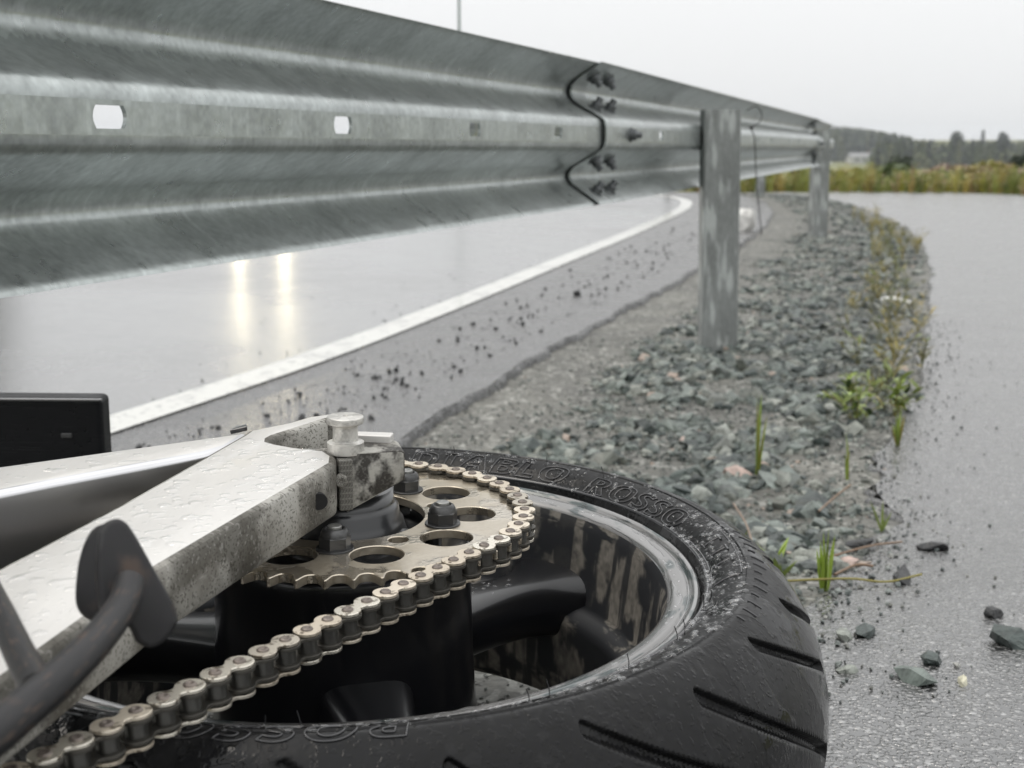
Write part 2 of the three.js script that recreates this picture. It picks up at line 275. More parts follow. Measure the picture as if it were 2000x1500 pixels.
{ const o = mesh('pale_stone', stoneGeo(341, 0.95, 40), std({ color: lin(0.72, 0.71, 0.68), map: stoneMap, roughness: 0.6 })); o.position.set(1.60, height(1.6, -9.3) + 0.06, -9.3); o.scale.set(0.11, 0.12, 0.1); tag(o, 'round white stone on the verge behind the first guardrail post', 'stone'); }
{ const c = new THREE.CatmullRomCurve3([V(1.338, 0.014, -4.82), V(1.37, 0.02, -4.80), V(1.40, 0.014, -4.77), V(1.425, 0.006, -4.75)]); const g = new THREE.TubeGeometry(c, 16, 0.0085, 7); const o = mesh('plastic_strip', g, std({ color: lin(0.78, 0.78, 0.76), roughness: 0.4 })); o.position.y = 0.012; tag(o, 'curved white plastic strip dropped among the weeds', 'litter'); }

/* ---------- guardrail ---------- */
const galvMap = texture(1024, (u, v) => {
  const run = fbm(u, v, 120, 9, 3, 201), blotch = fbm(u, v, 22, 22, 5, 203), sp = fbm(u, v, 170, 170, 2, 204), big = fbm(u, v, 5, 4, 3, 205);
  const t = 0.42 + 0.06 * (run - 0.5) + 0.18 * (blotch - 0.5) + 0.15 * (sp - 0.5) + 0.12 * (big - 0.5) + 0.05 * sstep(0.74, 0.8, fbm(u, v, 90, 14, 2, 206));
  const jag = 0.108 + 0.010 * (fbm(u, 0.5, 90, 1, 3, 207) - 0.5) + 0.012 * (fbm(u, 0.3, 14, 1, 3, 208) - 0.5) + 0.006 * (vnoise(u * 300 + v * 180, 2, 300, 9, 209) - 0.5), wet = sstep(jag - 0.0015, jag + 0.001, v) * sstep(0.176, 0.150, v) * 0.26;   // run-off film below a ragged tide line
  return [t * 0.93 * (1 - wet), t * (1 - wet), t * 0.985 * (1 - wet)];
}, true);
const galvRough = texture(512, (u, v) => { const q = 0.25 + 0.16 * fbm(u, v, 40, 12, 4, 211) + 0.10 * (fbm(u, v, 120, 120, 2, 212) - 0.5); return [q, q, q]; });
const galvBump = texture(512, (u, v) => 0.3 * fbm(u, v, 80, 14, 3, 221) + 0.7 * fbm(u, v, 90, 90, 3, 222));
const galv = phys({ color: 0xffffff, map: galvMap, roughnessMap: galvRough, roughness: 1, metalness: 0.85, bumpMap: galvBump, bumpScale: 0.0004 });
const postMap = texture(512, (u, v) => { const a = fbm(u, v, 9, 4, 5, 231), b = sstep(0.5, 0.72, fbm(u, v, 16, 5, 4, 232)), c = fbm(u, v, 70, 40, 3, 233); const t = 0.17 + 0.12 * a + 0.2 * b + 0.1 * (c - 0.5); return [t * 0.95, t, t * 0.97]; }, true);
const postMat = std({ map: postMap, roughness: 0.55, metalness: 0.3, bumpMap: galvBump, bumpScale: 0.0005 });
const boltMat = std({ color: lin(0.17, 0.18, 0.185), map: stoneMap, roughness: 0.5, metalness: 0.7 });
// section from the top edge down: [drop, stand-out towards the footpath]
const RAIL_H = 0.284, SEC0 = [[0, 0.064], [0.004, 0.061], [0.022, 0.0315], [0.034, 0.0150], [0.045, 0.0050], [0.058, 0.001], [0.069, 0.0045], [0.080, 0.0150], [0.108, 0.064], [0.113, 0.071], [0.12, 0.0745], [0.127, 0.075], [0.157, 0.075], [0.164, 0.0745], [0.171, 0.071], [0.176, 0.064], [0.208, 0.010], [0.217, 0.0025], [0.226, 0], [0.235, 0.0025], [0.244, 0.010], [0.28, 0.062], [0.284, 0.064]];
const SEC = []; for (let i = 0; i < SEC0.length - 1; i++) { const n = Math.max(1, Math.round(Math.hypot(SEC0[i + 1][0] - SEC0[i][0], SEC0[i + 1][1] - SEC0[i][1]) / 0.008)); for (let k = 0; k < n; k++) SEC.push([lerp(SEC0[i][0], SEC0[i + 1][0], k / n), lerp(SEC0[i][1], SEC0[i + 1][1], k / n), i]); } SEC.push([...SEC0.at(-1), 99]);
const secE = (v) => { for (let i = 0; i < SEC0.length - 1; i++) if (v <= SEC0[i + 1][0]) return lerp(SEC0[i][1], SEC0[i + 1][1], (v - SEC0[i][0]) / (SEC0[i + 1][0] - SEC0[i][0])); return 0.064; };
function beam(pts, topY, lift, slots) {        // pts: [x, z] along the top edge line; slots: distances along the first chord
  const dirs = pts.slice(1).map((p, i) => { const dx = p[0] - pts[i][0], dz = p[1] - pts[i][1], L = Math.hypot(dx, dz); return { x: dx / L, z: dz / L, L }; });
  const out = dirs.map((d) => [-d.z, d.x]);
  const rows = [[pts[0], out[0], 0]]; let acc = 0;
  dirs.forEach((d, i) => { const n = pts.length > 2 ? 1 : 40; for (let k = 1; k <= n; k++) { const e = k === n && out[i + 1] ? [(out[i][0] + out[i + 1][0]) / 2, (out[i][1] + out[i + 1][1]) / 2] : out[i]; rows.push([[lerp(pts[i][0], pts[i + 1][0], k / n), lerp(pts[i][1], pts[i + 1][1], k / n)], e, acc + d.L * k / n]); } acc += d.L; });
  const arc = [0]; for (let i = 1; i < SEC.length; i++) arc.push(arc[i - 1] + Math.hypot(SEC[i][0] - SEC[i - 1][0], SEC[i][1] - SEC[i - 1][1]));
  const geos = [];
  const skin = (shift, flip, from, to) => {
    const pos = [], uv = [], idx = [], m = to - from;
    for (const [p, o, s] of rows) for (let k = from; k <= to; k++) { const e = SEC[k][1] - 0.064 + lift + shift; pos.push(p[0] + o[0] * e, topY - SEC[k][0], p[1] + o[1] * e); uv.push(s, arc[k]); }
    for (let i = 0; i < rows.length - 1; i++) for (let k = 0; k < m; k++) { const a = i * (m + 1) + k, b = a + 1, c = a + m + 1, d = c + 1; flip ? idx.push(a, c, d, a, d, b) : idx.push(a, d, c, a, b, d); }
    const g = new THREE.BufferGeometry(); g.setAttribute('position', new THREE.Float32BufferAttribute(pos, 3)); g.setAttribute('uv', new THREE.Float32BufferAttribute(uv, 2)); g.setIndex(idx); g.computeVertexNormals(); return g;
  };
  const f0 = SEC.findIndex((s) => s[0] >= 0.127 - 1e-6), f1 = SEC.findIndex((s) => s[0] >= 0.157 - 1e-6), last = SEC.length - 1, T = 0.004;
  for (const [sh, fl] of [[0, false], [-T, true]]) { geos.push(skin(sh, fl, 0, f0), skin(sh, fl, f1, last)); if (!slots) geos.push(skin(sh, fl, f0, f1)); }
  const edge = (k) => { const pos = [], uv = [], idx = []; for (const [p, o, s] of rows) for (const sh of [0, -T]) { const e = SEC[k][1] - 0.064 + lift + sh; pos.push(p[0] + o[0] * e, topY - SEC[k][0], p[1] + o[1] * e); uv.push(s, arc[k] + sh); } for (let i = 0; i < rows.length - 1; i++) { const a = i * 2; k ? idx.push(a, a + 3, a + 1, a, a + 2, a + 3) : idx.push(a, a + 1, a + 3, a, a + 3, a + 2); } const g = new THREE.BufferGeometry(); g.setAttribute('position', new THREE.Float32BufferAttribute(pos, 3)); g.setAttribute('uv', new THREE.Float32BufferAttribute(uv, 2)); g.setIndex(idx); g.computeVertexNormals(); return g; };
  geos.push(edge(0), edge(last));
  for (const end of [0, rows.length - 1]) {    // the sheet's cut ends
    const [p, o, s] = rows[end], pos = [], uv = [], idx = [];
    for (let k = 0; k <= last; k++) for (const sh of [0, -T]) { const e = SEC[k][1] - 0.064 + lift + sh; pos.push(p[0] + o[0] * e, topY - SEC[k][0], p[1] + o[1] * e); uv.push(s + sh, arc[k]); }
    for (let k = 0; k < last; k++) { const a = k * 2; end ? idx.push(a, a + 1, a + 3, a, a + 3, a + 2) : idx.push(a, a + 3, a + 1, a, a + 2, a + 3); }
    const g = new THREE.BufferGeometry(); g.setAttribute('position', new THREE.Float32BufferAttribute(pos, 3)); g.setAttribute('uv', new THREE.Float32BufferAttribute(uv, 2)); g.setIndex(idx); g.computeVertexNormals(); geos.push(g);
  }
  if (slots) {                                  // the flat middle with its long bolt slots cut through
    const L = dirs[0].L, sh = new THREE.Shape([new THREE.Vector2(0, -0.157), new THREE.Vector2(L, -0.157), new THREE.Vector2(L, -0.127), new THREE.Vector2(0, -0.127)]);
    for (const s of slots) { const h = new THREE.Path(), w = 0.025, r = 0.0100, y = -0.1415; h.moveTo(s - w + 0.005, y - r); h.lineTo(s + w - 0.005, y - r); h.quadraticCurveTo(s + w + 0.004, y, s + w - 0.005, y + r); h.lineTo(s - w + 0.005, y + r); h.quadraticCurveTo(s - w - 0.004, y, s - w + 0.005, y - r); sh.holes.push(h); }
    const g = new THREE.ExtrudeGeometry(sh, { depth: T, bevelEnabled: false, curveSegments: 6 });
    const d = dirs[0], o = out[0], e = 0.075 - 0.064 + lift - T;
    g.applyMatrix4(new THREE.Matrix4().makeBasis(V(d.x, 0, d.z), V(0, 1, 0), V(o[0], 0, o[1])).setPosition(pts[0][0] + o[0] * e, topY, pts[0][1] + o[1] * e)); geos.push(g);
  }
  return { geo: merge(geos), dir: dirs[0], out: out[0], p0: pts[0], topY, lift };
}
function nutBolt() {                            // washer, hex nut and the thread standing out of it, along +z
  const hex = new THREE.CylinderGeometry(0.0125, 0.0125, 0.010, 6); hex.rotateX(Math.PI / 2); hex.translate(0, 0, 0.008);
  const cap = new THREE.CylinderGeometry(0.0098, 0.0118, 0.002, 12); cap.rotateX(Math.PI / 2); cap.translate(0, 0, 0.0135);
  const w = new THREE.CylinderGeometry(0.016, 0.016, 0.003, 16); w.rotateX(Math.PI / 2); w.translate(0, 0, 0.0015);
  const th = []; for (let k = 0; k < 5; k++) { const c = new THREE.CylinderGeometry(0.0068, 0.0076, 0.0022, 10); c.rotateX(Math.PI / 2); c.translate(0, 0, 0.0155 + k * 0.0023); th.push(c); }
  return merge([hex, cap, w, ...th]);
}
const nutGeo = nutBolt();
function addBolt(parent, B, s, v) {
  const e = secE(v) - 0.064 + B.lift, k = 0.002, de = (secE(v + k) - secE(v - k)) / (2 * k);
  const p = V(B.p0[0] + B.dir.x * s + B.out[0] * e, B.topY - v, B.p0[1] + B.dir.z * s + B.out[1] * e), n = V(B.out[0], de, B.out[1]).normalize();
  const m = mesh('bolt', nutGeo, boltMat, parent); m.position.copy(p); m.quaternion.setFromUnitVectors(V(0, 0, 1), n); m.rotateZ(s * 40 + v * 90);
}
const rail = group('guardrail'); tag(rail, 'galvanised steel guardrail on posts beside the wet road', 'guardrail');
const TOP = 0.737;
{
  const PA = [-0.648, -0.285], SEAM = [0.180, -2.75], PB = [1.845, -8.25];
  const dirA = [SEAM[0] - PA[0], SEAM[1] - PA[1]], LA = Math.hypot(...dirA), ua = [dirA[0] / LA, dirA[1] / LA];
  const endA = [SEAM[0] + ua[0] * 0.26, SEAM[1] + ua[1] * 0.26];
  const slotAt = (z) => (z - PA[1]) / ua[1];
  const A = beam([PA, endA], TOP, -0.0095, [slotAt(-0.72), slotAt(-1.178), slotAt(-1.615), slotAt(-2.045), slotAt(-2.46)]);
  mesh('rail_beam', A.geo, galv, rail);
  const dB = [PB[0] - SEAM[0], PB[1] - SEAM[1]], LB = Math.hypot(...dB), ub = [dB[0] / LB, dB[1] / LB], endB = [PB[0] + ub[0] * 0.26, PB[1] + ub[1] * 0.26];
  const B = beam([SEAM, endB], TOP + 0.001, 0.0, [0.6, 2.6, 3.1, 3.9, 4.4]);
  const mb = mesh('rail_beam', B.geo, galv, rail);
  for (const [s, v] of [[0.075, 0.024], [0.205, 0.024], [0.075, 0.09], [0.205, 0.09], [0.075, 0.194], [0.205, 0.194], [0.075, 0.262], [0.205, 0.262], [0.235, 0.142]]) addBolt(mb, B, s, v);
  const Cb = beam([PB, [2.42, -10.3], [2.86, -12.6], [3.05, -14.6], [2.98, -16.6], [2.6, -19], [1.7, -22], [0.2, -25.2], [-2.4, -29]], TOP - 0.005, 0.0065);
  const mc = mesh('rail_beam', Cb.geo, galv, rail);
  for (const [s, v] of [[0.06, 0.024], [0.06, 0.09], [0.06, 0.194], [0.06, 0.262], [0.09, 0.142]]) addBolt(mc, Cb, s, v);
  // posts: folded steel sections behind the rail
  const sec = new THREE.Shape(), w = 0.054, d = 0.036, t = 0.005, q = 0.009;
  sec.moveTo(-w + q, d); sec.lineTo(w - q, d); sec.quadraticCurveTo(w, d, w, d - q); sec.lineTo(w, -d); sec.lineTo(w - 0.02, -d); sec.lineTo(w - 0.02, -d + t); sec.lineTo(w - t, -d + t); sec.lineTo(w - t, d - q); sec.quadraticCurveTo(w - t, d - t, w - q, d - t); sec.lineTo(-w + q, d - t); sec.quadraticCurveTo(-w + t, d - t, -w + t, d - q); sec.lineTo(-w + t, -d + t); sec.lineTo(-w + 0.02, -d + t); sec.lineTo(-w + 0.02, -d); sec.lineTo(-w, -d); sec.lineTo(-w, d - q); sec.quadraticCurveTo(-w, d, -w + q, d);
  const postGeo = new THREE.ExtrudeGeometry(sec, { depth: 0.86, bevelEnabled: false, curveSegments: 5 }); postGeo.rotateX(-Math.PI / 2); postGeo.rotateY(Math.PI); { const u = postGeo.attributes.uv; for (let i = 0; i < u.count; i++) u.setXY(i, u.getX(i) * 4 + 0.3, u.getY(i) * 2.2); }
  const stand = [[0.612, -3.93, 0.02], [2.04, -8.95, 0.30], [3.16, -14.1, 0.0], [3.10, -16.9, -0.25], [2.35, -20.4, -0.4], [0.2, -25.6, -0.6]];
  stand.forEach(([x, z, ry], i) => { const p = mesh('post', postGeo, postMat, rail); p.position.set(x, Math.min(0, height(x, z)) + 0.676 - 0.86, z); p.rotation.set(0, ry, i < 2 ? 0.013 : 0); });
  mesh('wire', merge([new THREE.TubeGeometry(new THREE.CatmullRomCurve3([V(0.66, 0.672, -3.84), V(0.69, 0.683, -3.87), V(0.713, 0.665, -3.90), V(0.705, 0.64, -3.88), V(0.678, 0.624, -3.86), V(0.688, 0.60, -3.87), V(0.70, 0.48, -3.88), V(0.722, 0.32, -3.89)]), 60, 0.0017, 6), at(new THREE.SphereGeometry(0.006, 8, 6), 0.678, 0.624, -3.86)]), std({ color: lin(0.015, 0.015, 0.016), roughness: 0.5 }), rail).userData.label = 'thin black wire hanging beside the post';
}
/* ---------- motorcycle lying on its right side ---------- */
// local frame: origin on the wheel axle at the level of the chain pins, y along the axle (up), x to the right, z towards the photographer
const bike = group('motorcycle');
bike.matrix.makeBasis(V(0.999976, -0.006995, -0.000218), V(0.006998, 0.99949, 0.03117), V(0, -0.031171, 0.999514)).setPosition(-0.1107, 0.33842, -0.84852);
bike.matrix.decompose(bike.position, bike.quaternion, bike.scale);
tag(bike, 'motorcycle lying on its side by the guardrail, rear wheel and chain uppermost', 'motorcycle');
const polar = (r, deg, y) => V(r * Math.cos(deg * Math.PI / 180), y, r * Math.sin(deg * Math.PI / 180));

/* wheel rim */
const MID = -0.119;
const rimMap = texture(1024, (u, v) => {
  const run = fbm(u, v, 150, 3, 4, 301), run2 = fbm(u, v, 70, 3, 4, 302), bl = fbm(u, v, 60, 12, 6, 303), sp = fbm(u, v, 420, 60, 2, 304);
  const mud = clamp(sstep(0.45, 0.57, 0.38 * run2 + 0.62 * bl) * (1 - 0.9 * sstep(0.52, 0.6, run)));
  return mixc([0.008, 0.009, 0.011], mixc([0.07, 0.065, 0.056], [0.20, 0.183, 0.157], sp), mud);
}, true, 256);
const rimInMat = std({ map: rimMap, roughness: 0.62, bumpMap: rimMap, bumpScale: 0.0006 });
const wetBlackRough = texture(512, (u, v) => { const q = 0.20 + 0.3 * sstep(0.52, 0.6, fbm(u, v, 34, 6, 5, 311)); return [q, q, q]; }, false, 128);
const wetBlackBump = texture(512, (u, v) => sstep(0.52, 0.57, fbm(u, v, 34, 6, 5, 311)), false, 128);
const lipMap = texture(512, (u, v) => { const g = sstep(0.58, 0.66, fbm(u, v, 60, 5, 5, 315)); return mixc([0.16, 0.158, 0.154], [0.02, 0.035, 0.035], g); }, true, 128);
const lipMat = phys({ map: lipMap, roughnessMap: wetBlackRough, roughness: 1, bumpMap: wetBlackBump, bumpScale: 0.0008, clearcoat: 1, clearcoatRoughness: 0.18, metalness: 0.6 });
const blackPaint = phys({ color: lin(0.005, 0.0052, 0.0065), specularIntensity: 0.6, roughness: 0.32, clearcoat: 0.5, clearcoatRoughness: 0.12 });
function lathe(pts, seg = 160, a0 = 0, a1 = Math.PI * 2) { return new THREE.LatheGeometry(pts.map(([r, y]) => new THREE.Vector2(r, y)), seg, a0, a1); }
function smoothPts(pts, n = 60) { return new THREE.SplineCurve(pts.map((p) => new THREE.Vector2(...p))).getPoints(n).map((p) => [p.x, p.y]); }
const rim = mesh('rim', lathe([[0.1935, -0.192], [0.1905, -0.186], [0.188, -0.165], [0.187, -0.128], [0.190, -0.1205], [0.1965, -0.1165], [0.2035, -0.113], [0.2065, -0.085], [0.2095, -0.058], [0.2125, -0.0505]], 220), rimInMat, bike);
mesh('rim_lip', lathe([[0.2125, -0.0505], [0.2137, -0.0488], [0.2165, -0.0472], [0.222, -0.0462], [0.2245, -0.0458], [0.2255, -0.0472], [0.2268, -0.0474], [0.2278, -0.0455], [0.2305, -0.0441], [0.2325, -0.0446], [0.2338, -0.0466], [0.2342, -0.052]], 260), lipMat, rim).userData.label = 'wet glossy rim lip';
mesh('rim_underside', lathe([[0.2342, -0.186], [0.2325, -0.1935], [0.2137, -0.1935], [0.1935, -0.192]], 160), blackPaint, rim);
/* hub and spokes */
const hub = mesh('hub', lathe(smoothPts([[0.002, -0.165], [0.07, -0.165], [0.084, -0.158], [0.088, -0.145], [0.087, -0.130], [0.086, -0.112], [0.085, -0.09], [0.084, -0.05], [0.0835, -0.026], [0.078, -0.021]], 70).concat([[0.05, -0.021], [0.05, -0.05], [0.002, -0.05]]), 120), blackPaint, bike);
mesh('axle_boss', lathe([[0.052, -0.05], [0.049, -0.030], [0.044, -0.022], [0.0405, -0.012], [0.0395, -0.008], [0.0375, -0.0055], [0.0365, 0.0008], [0.0345, 0.0032], [0.0335, 0.0045], [0.0325, 0.013], [0.002, 0.0135]], 90), phys({ color: lin(0.014, 0.015, 0.017), roughness: 0.3, clearcoat: 0.4, clearcoatRoughness: 0.2 }), hub);
for (let k = 0; k < 5; k++) {                                  // ribs inside the carrier
  const a = (15 + 72 * k) * Math.PI / 180; const b = at(new RoundedBoxGeometry(0.03, 0.02, 0.012, 2, 0.004), 0.052, -0.022, 0); b.rotateY(-a); mesh('rib', b, blackPaint, hub);
}
function spokeGeo() {
  const n = 22, m = 28, pos = [], idx = [], uv = [];
  for (let i = 0; i <= n; i++) {
    const t = i / n, r = lerp(0.078, 0.205, t), w = lerp(0.030, 0.021, Math.sin(t * Math.PI * 0.75)) + 0.022 * Math.pow(t, 7), h = 0.022 + 0.006 * Math.pow(t, 6), cy = -0.108 - 0.010 * t;
    for (let j = 0; j <= m; j++) { const a = j / m * Math.PI * 2, c = Math.cos(a), s = Math.sin(a), e = 0.62; pos.push(r, cy + Math.sign(s) * Math.pow(Math.abs(s), e) * h, Math.sign(c) * Math.pow(Math.abs(c), e) * w); uv.push(t, j / m); }
  }
  for (let i = 0; i < n; i++) for (let j = 0; j < m; j++) { const a = i * (m + 1) + j, b = a + 1, c = a + m + 1, d = c + 1; idx.push(a, b, d, a, d, c); }
  const g = new THREE.BufferGeometry(); g.setAttribute('position', new THREE.Float32BufferAttribute(pos, 3)); g.setAttribute('uv', new THREE.Float32BufferAttribute(uv, 2)); g.setIndex(idx); g.computeVertexNormals(); return g;
}
const spokeG = spokeGeo();
for (let k = 0; k < 3; k++) { const s = mesh('spoke', spokeG, blackPaint, rim); s.rotation.y = (46 - 120 * k) * Math.PI / 180; }
mesh('brake_disc', lathe([[0.075, -0.188], [0.13, -0.188], [0.13, -0.193], [0.075, -0.193], [0.075, -0.188]], 90), std({ color: lin(0.2, 0.2, 0.2), metalness: 0.8, roughness: 0.4 }), bike);

/* tyre */
const tyreProf = smoothPts([[0.2300, 0.066], [0.2346, 0.0735], [0.2372, 0.0785], [0.2385, 0.0790], [0.2412, 0.0800], [0.249, 0.0858], [0.257, 0.0893], [0.2635, 0.0905], [0.270, 0.0893], [0.284, 0.0800], [0.300, 0.0605], [0.3115, 0.0355], [0.3165, 0], [0.3115, -0.0355], [0.300, -0.0605], [0.284, -0.08], [0.2635, -0.0905], [0.249, -0.0858], [0.2346, -0.0735], [0.2300, -0.066]], 300).filter((p, i) => p[1] > -0.02 || i % 4 === 0 || i === 300);
const sideY = (r) => { for (let i = 0; i < tyreProf.length - 1; i++) { const a = tyreProf[i], b = tyreProf[i + 1]; if (a[1] > 0.03 && r >= a[0] && r <= b[0]) return MID + lerp(a[1], b[1], (r - a[0]) / (b[0] - a[0])); } return MID + 0.09; };
const grooves = [];                                            // slanted slashes: [deg, offset, deg, offset, half width], offset along the axle from the tyre's middle
for (let k = 0; k < 12; k++) { const o = k * 30 - 0; grooves.push([28.7 + o, 0.0815, 13.5 + o, 0.041, 0.0030], [43.2 + o, 0.0775, 19.0 + o, 0.0, 0.0036], [11.9 + o, 0.0745, 5.0 + o, 0.052, 0.0022]); grooves.push([28 + o, -0.0815, 13 + o, -0.041, 0.003], [33 + o, -0.0775, 9 + o, -0.002, 0.0036]); }
{
  const angles = []; for (let d = -12; d < 348; d += d < 84 ? 0.085 : 0.5) angles.push(d * Math.PI / 180); angles.push(348 * Math.PI / 180);
  const A = angles.length - 1, P = tyreProf.length, pos = new Float32Array((A + 1) * P * 3), uv = new Float32Array((A + 1) * P * 2), idx = [];
  const arc = [0]; for (let i = 1; i < P; i++) arc.push(arc[i - 1] + Math.hypot(tyreProf[i][0] - tyreProf[i - 1][0], tyreProf[i][1] - tyreProf[i - 1][1]));
  const gr = grooves.map((g) => ({ x0: g[0] * Math.PI / 180 * 0.305, y0: g[1], x1: g[2] * Math.PI / 180 * 0.305, y1: g[3], w: g[4] })), CIRC = Math.PI * 2 * 0.305;
  const bins = Array.from({ length: 72 }, () => []); gr.forEach((g) => { for (let b = 0; b < 72; b++) { const c = (b + 0.5) / 72 * CIRC; let mid = (g.x0 + g.x1) / 2; let d = ((c - mid) % CIRC + CIRC * 1.5) % CIRC - CIRC / 2; if (Math.abs(d) < Math.abs(g.x0 - g.x1) / 2 + 0.04) bins[b].push(g); } });
  for (let a = 0; a <= A; a++) {
    const th = angles[a], c = Math.cos(th), s = Math.sin(th), list = bins[Math.floor(((th / (Math.PI * 2)) % 1 + 1) % 1 * 72) % 72];
    for (let i = 0; i < P; i++) {
      let [r, y] = tyreProf[i], dep = 0;
      if (r > 0.27) for (const g of list) {
        const x = th * 0.305; let dx = ((x - g.x0) % CIRC + CIRC * 1.5) % CIRC - CIRC / 2; const ex = g.x1 - g.x0, ey = (g.y1 - g.y0), L2 = ex * ex + ey * ey, t = clamp((dx * ex + (y - g.y0) * ey) / L2), d = Math.hypot(dx - ex * t, (y - g.y0) - ey * t);
        dep = Math.max(dep, 0.0055 * (1 - sstep(g.w * 0.72, g.w * 1.15, d)));
      }
      if (y > 0 && Math.abs(r - 0.2622) < 0.0009) y += 0.0007;    // moulding line round the shoulder
      const cr = r - dep * Math.min(1, (r - 0.262) / 0.03), cy = y * (1 - dep * 3);
      const k = a * P + i; pos[3 * k] = c * cr; pos[3 * k + 1] = MID + cy; pos[3 * k + 2] = s * cr; uv[2 * k] = th * 0.29; uv[2 * k + 1] = arc[i];
    }
  }
  for (let a = 0; a < A; a++) for (let i = 0; i < P - 1; i++) { const p = a * P + i, q = p + P; idx.push(p, q + 1, q, p, p + 1, q + 1); }
  const g = new THREE.BufferGeometry(); g.setAttribute('position', new THREE.BufferAttribute(pos, 3)); g.setAttribute('uv', new THREE.BufferAttribute(uv, 2)); g.setIndex(idx); g.computeVertexNormals();
  { const p = P * 20 + 125, n = g.attributes.normal; if (n.getX(p) * pos[3 * p] + n.getZ(p) * pos[3 * p + 2] < 0) { const ix = g.index.array; for (let k = 0; k < ix.length; k += 3) { const t = ix[k]; ix[k] = ix[k + 1]; ix[k + 1] = t; } g.computeVertexNormals(); } }
  const wet = (u, v) => sstep(0.47, 0.52, fbm(u, v, 9, 7, 6, 321));
  const tyreRough = texture(1024, (u, v) => { const q = lerp(0.36, 0.06, wet(u, v)) + 0.10 * (fbm(u, v, 60, 60, 3, 322) - 0.5); return [q, q, q]; });
  const tyreBump = texture(1024, (u, v) => 0.35 * wet(u, v) + 0.35 * fbm(u, v, 70, 70, 4, 323) + 0.3 * sstep(0.66, 0.72, fbm(u, v, 120, 120, 2, 324)));
  const tyreMap = texture(512, (u, v) => { const t = 0.006 + 0.006 * fbm(u, v, 12, 12, 5, 325) + 0.004 * sstep(0.64, 0.75, fbm(u, v, 50, 50, 3, 326)); return [t, t * 1.0, t * 1.04]; }, true);
  for (const t of [tyreRough, tyreBump, tyreMap]) t.repeat.set(3.2, 3.2);
  var rubber = phys({ map: tyreMap, roughnessMap: tyreRough, roughness: 1, bumpMap: tyreBump, bumpScale: 0.0006, ior: 1.5, specularIntensity: 0.32 });
  var tyre = mesh('tyre', g, rubber, bike);
}
const rubberPlain = phys({ color: lin(0.03, 0.03, 0.032), roughness: 0.2, clearcoat: 0.4, clearcoatRoughness: 0.1 });
/* moulded lettering: raised outlines that follow the sidewall */
const font = await new FontLoader().loadAsync('fonts/droid/droid_sans_bold.typeface.json');
function outlineLetter(ch, a0, r0, size, wide, slant, rad, lift = 0.0004) {
  const geos = []; let minX = 1e9, maxX = -1e9;
  const shapes = font.generateShapes(ch, size), all = [];
  for (const s of shapes) { all.push(s.getPoints(5)); for (const h of s.holes) all.push(h.getPoints(5)); }
  for (const l of all) for (const p of l) { minX = Math.min(minX, p.x); maxX = Math.max(maxX, p.x); }
  for (const l of all) {
    const pts = []; let last = null;
    for (const p of l) { const q = [(p.x - minX) * wide + p.y * slant, p.y]; if (!last || Math.hypot(q[0] - last[0], q[1] - last[1]) > 0.0004) { if (last) { const n = Math.ceil(Math.hypot(q[0] - last[0], q[1] - last[1]) / 0.003); for (let k = 1; k < n; k++) pts.push([lerp(last[0], q[0], k / n), lerp(last[1], q[1], k / n)]); } pts.push(q); last = q; } }
    const f = pts[0]; if (Math.hypot(f[0] - last[0], f[1] - last[1]) < 0.0005) pts.pop();
    const v3 = pts.map(([x, y]) => { const r = r0 + y, a = a0 * Math.PI / 180 + x / 0.245; return V(r * Math.cos(a), sideY(r) + lift, r * Math.sin(a)); });
    geos.push(new THREE.TubeGeometry(new THREE.CatmullRomCurve3(v3, true, 'catmullrom', 0.1), v3.length * 2, rad, 5, true));
  }
  return [merge(geos), (maxX - minX) * wide];
}
function word(text, a0, a1, r0, size, wide, slant, rad) {
  const made = []; let x = 0; const gap = size * 0.22;
  for (const ch of text) { const w = outlineLetter(ch, 0, r0, size, wide, slant, rad)[1]; made.push([ch, x]); x += w + gap; }
  const k = (a1 - a0) * Math.PI / 180 * 0.245 / x;
  for (const [ch, off] of made) mesh('letter', outlineLetter(ch, a0 + off * k / 0.245 * 180 / Math.PI, r0, size, wide * k, slant, rad)[0], rubberPlain, tyre);
}
word('DIABLO', -84, -51, 0.2415, 0.0145, 1.5, 0.25, 0.00055);
word('ROSSO', -46, -18.5, 0.2400, 0.0140, 1.5, 0.25, 0.00055);
word('ROSSO', 76, 102, 0.2560, 0.0150, 1.5, 0.25, 0.0005);
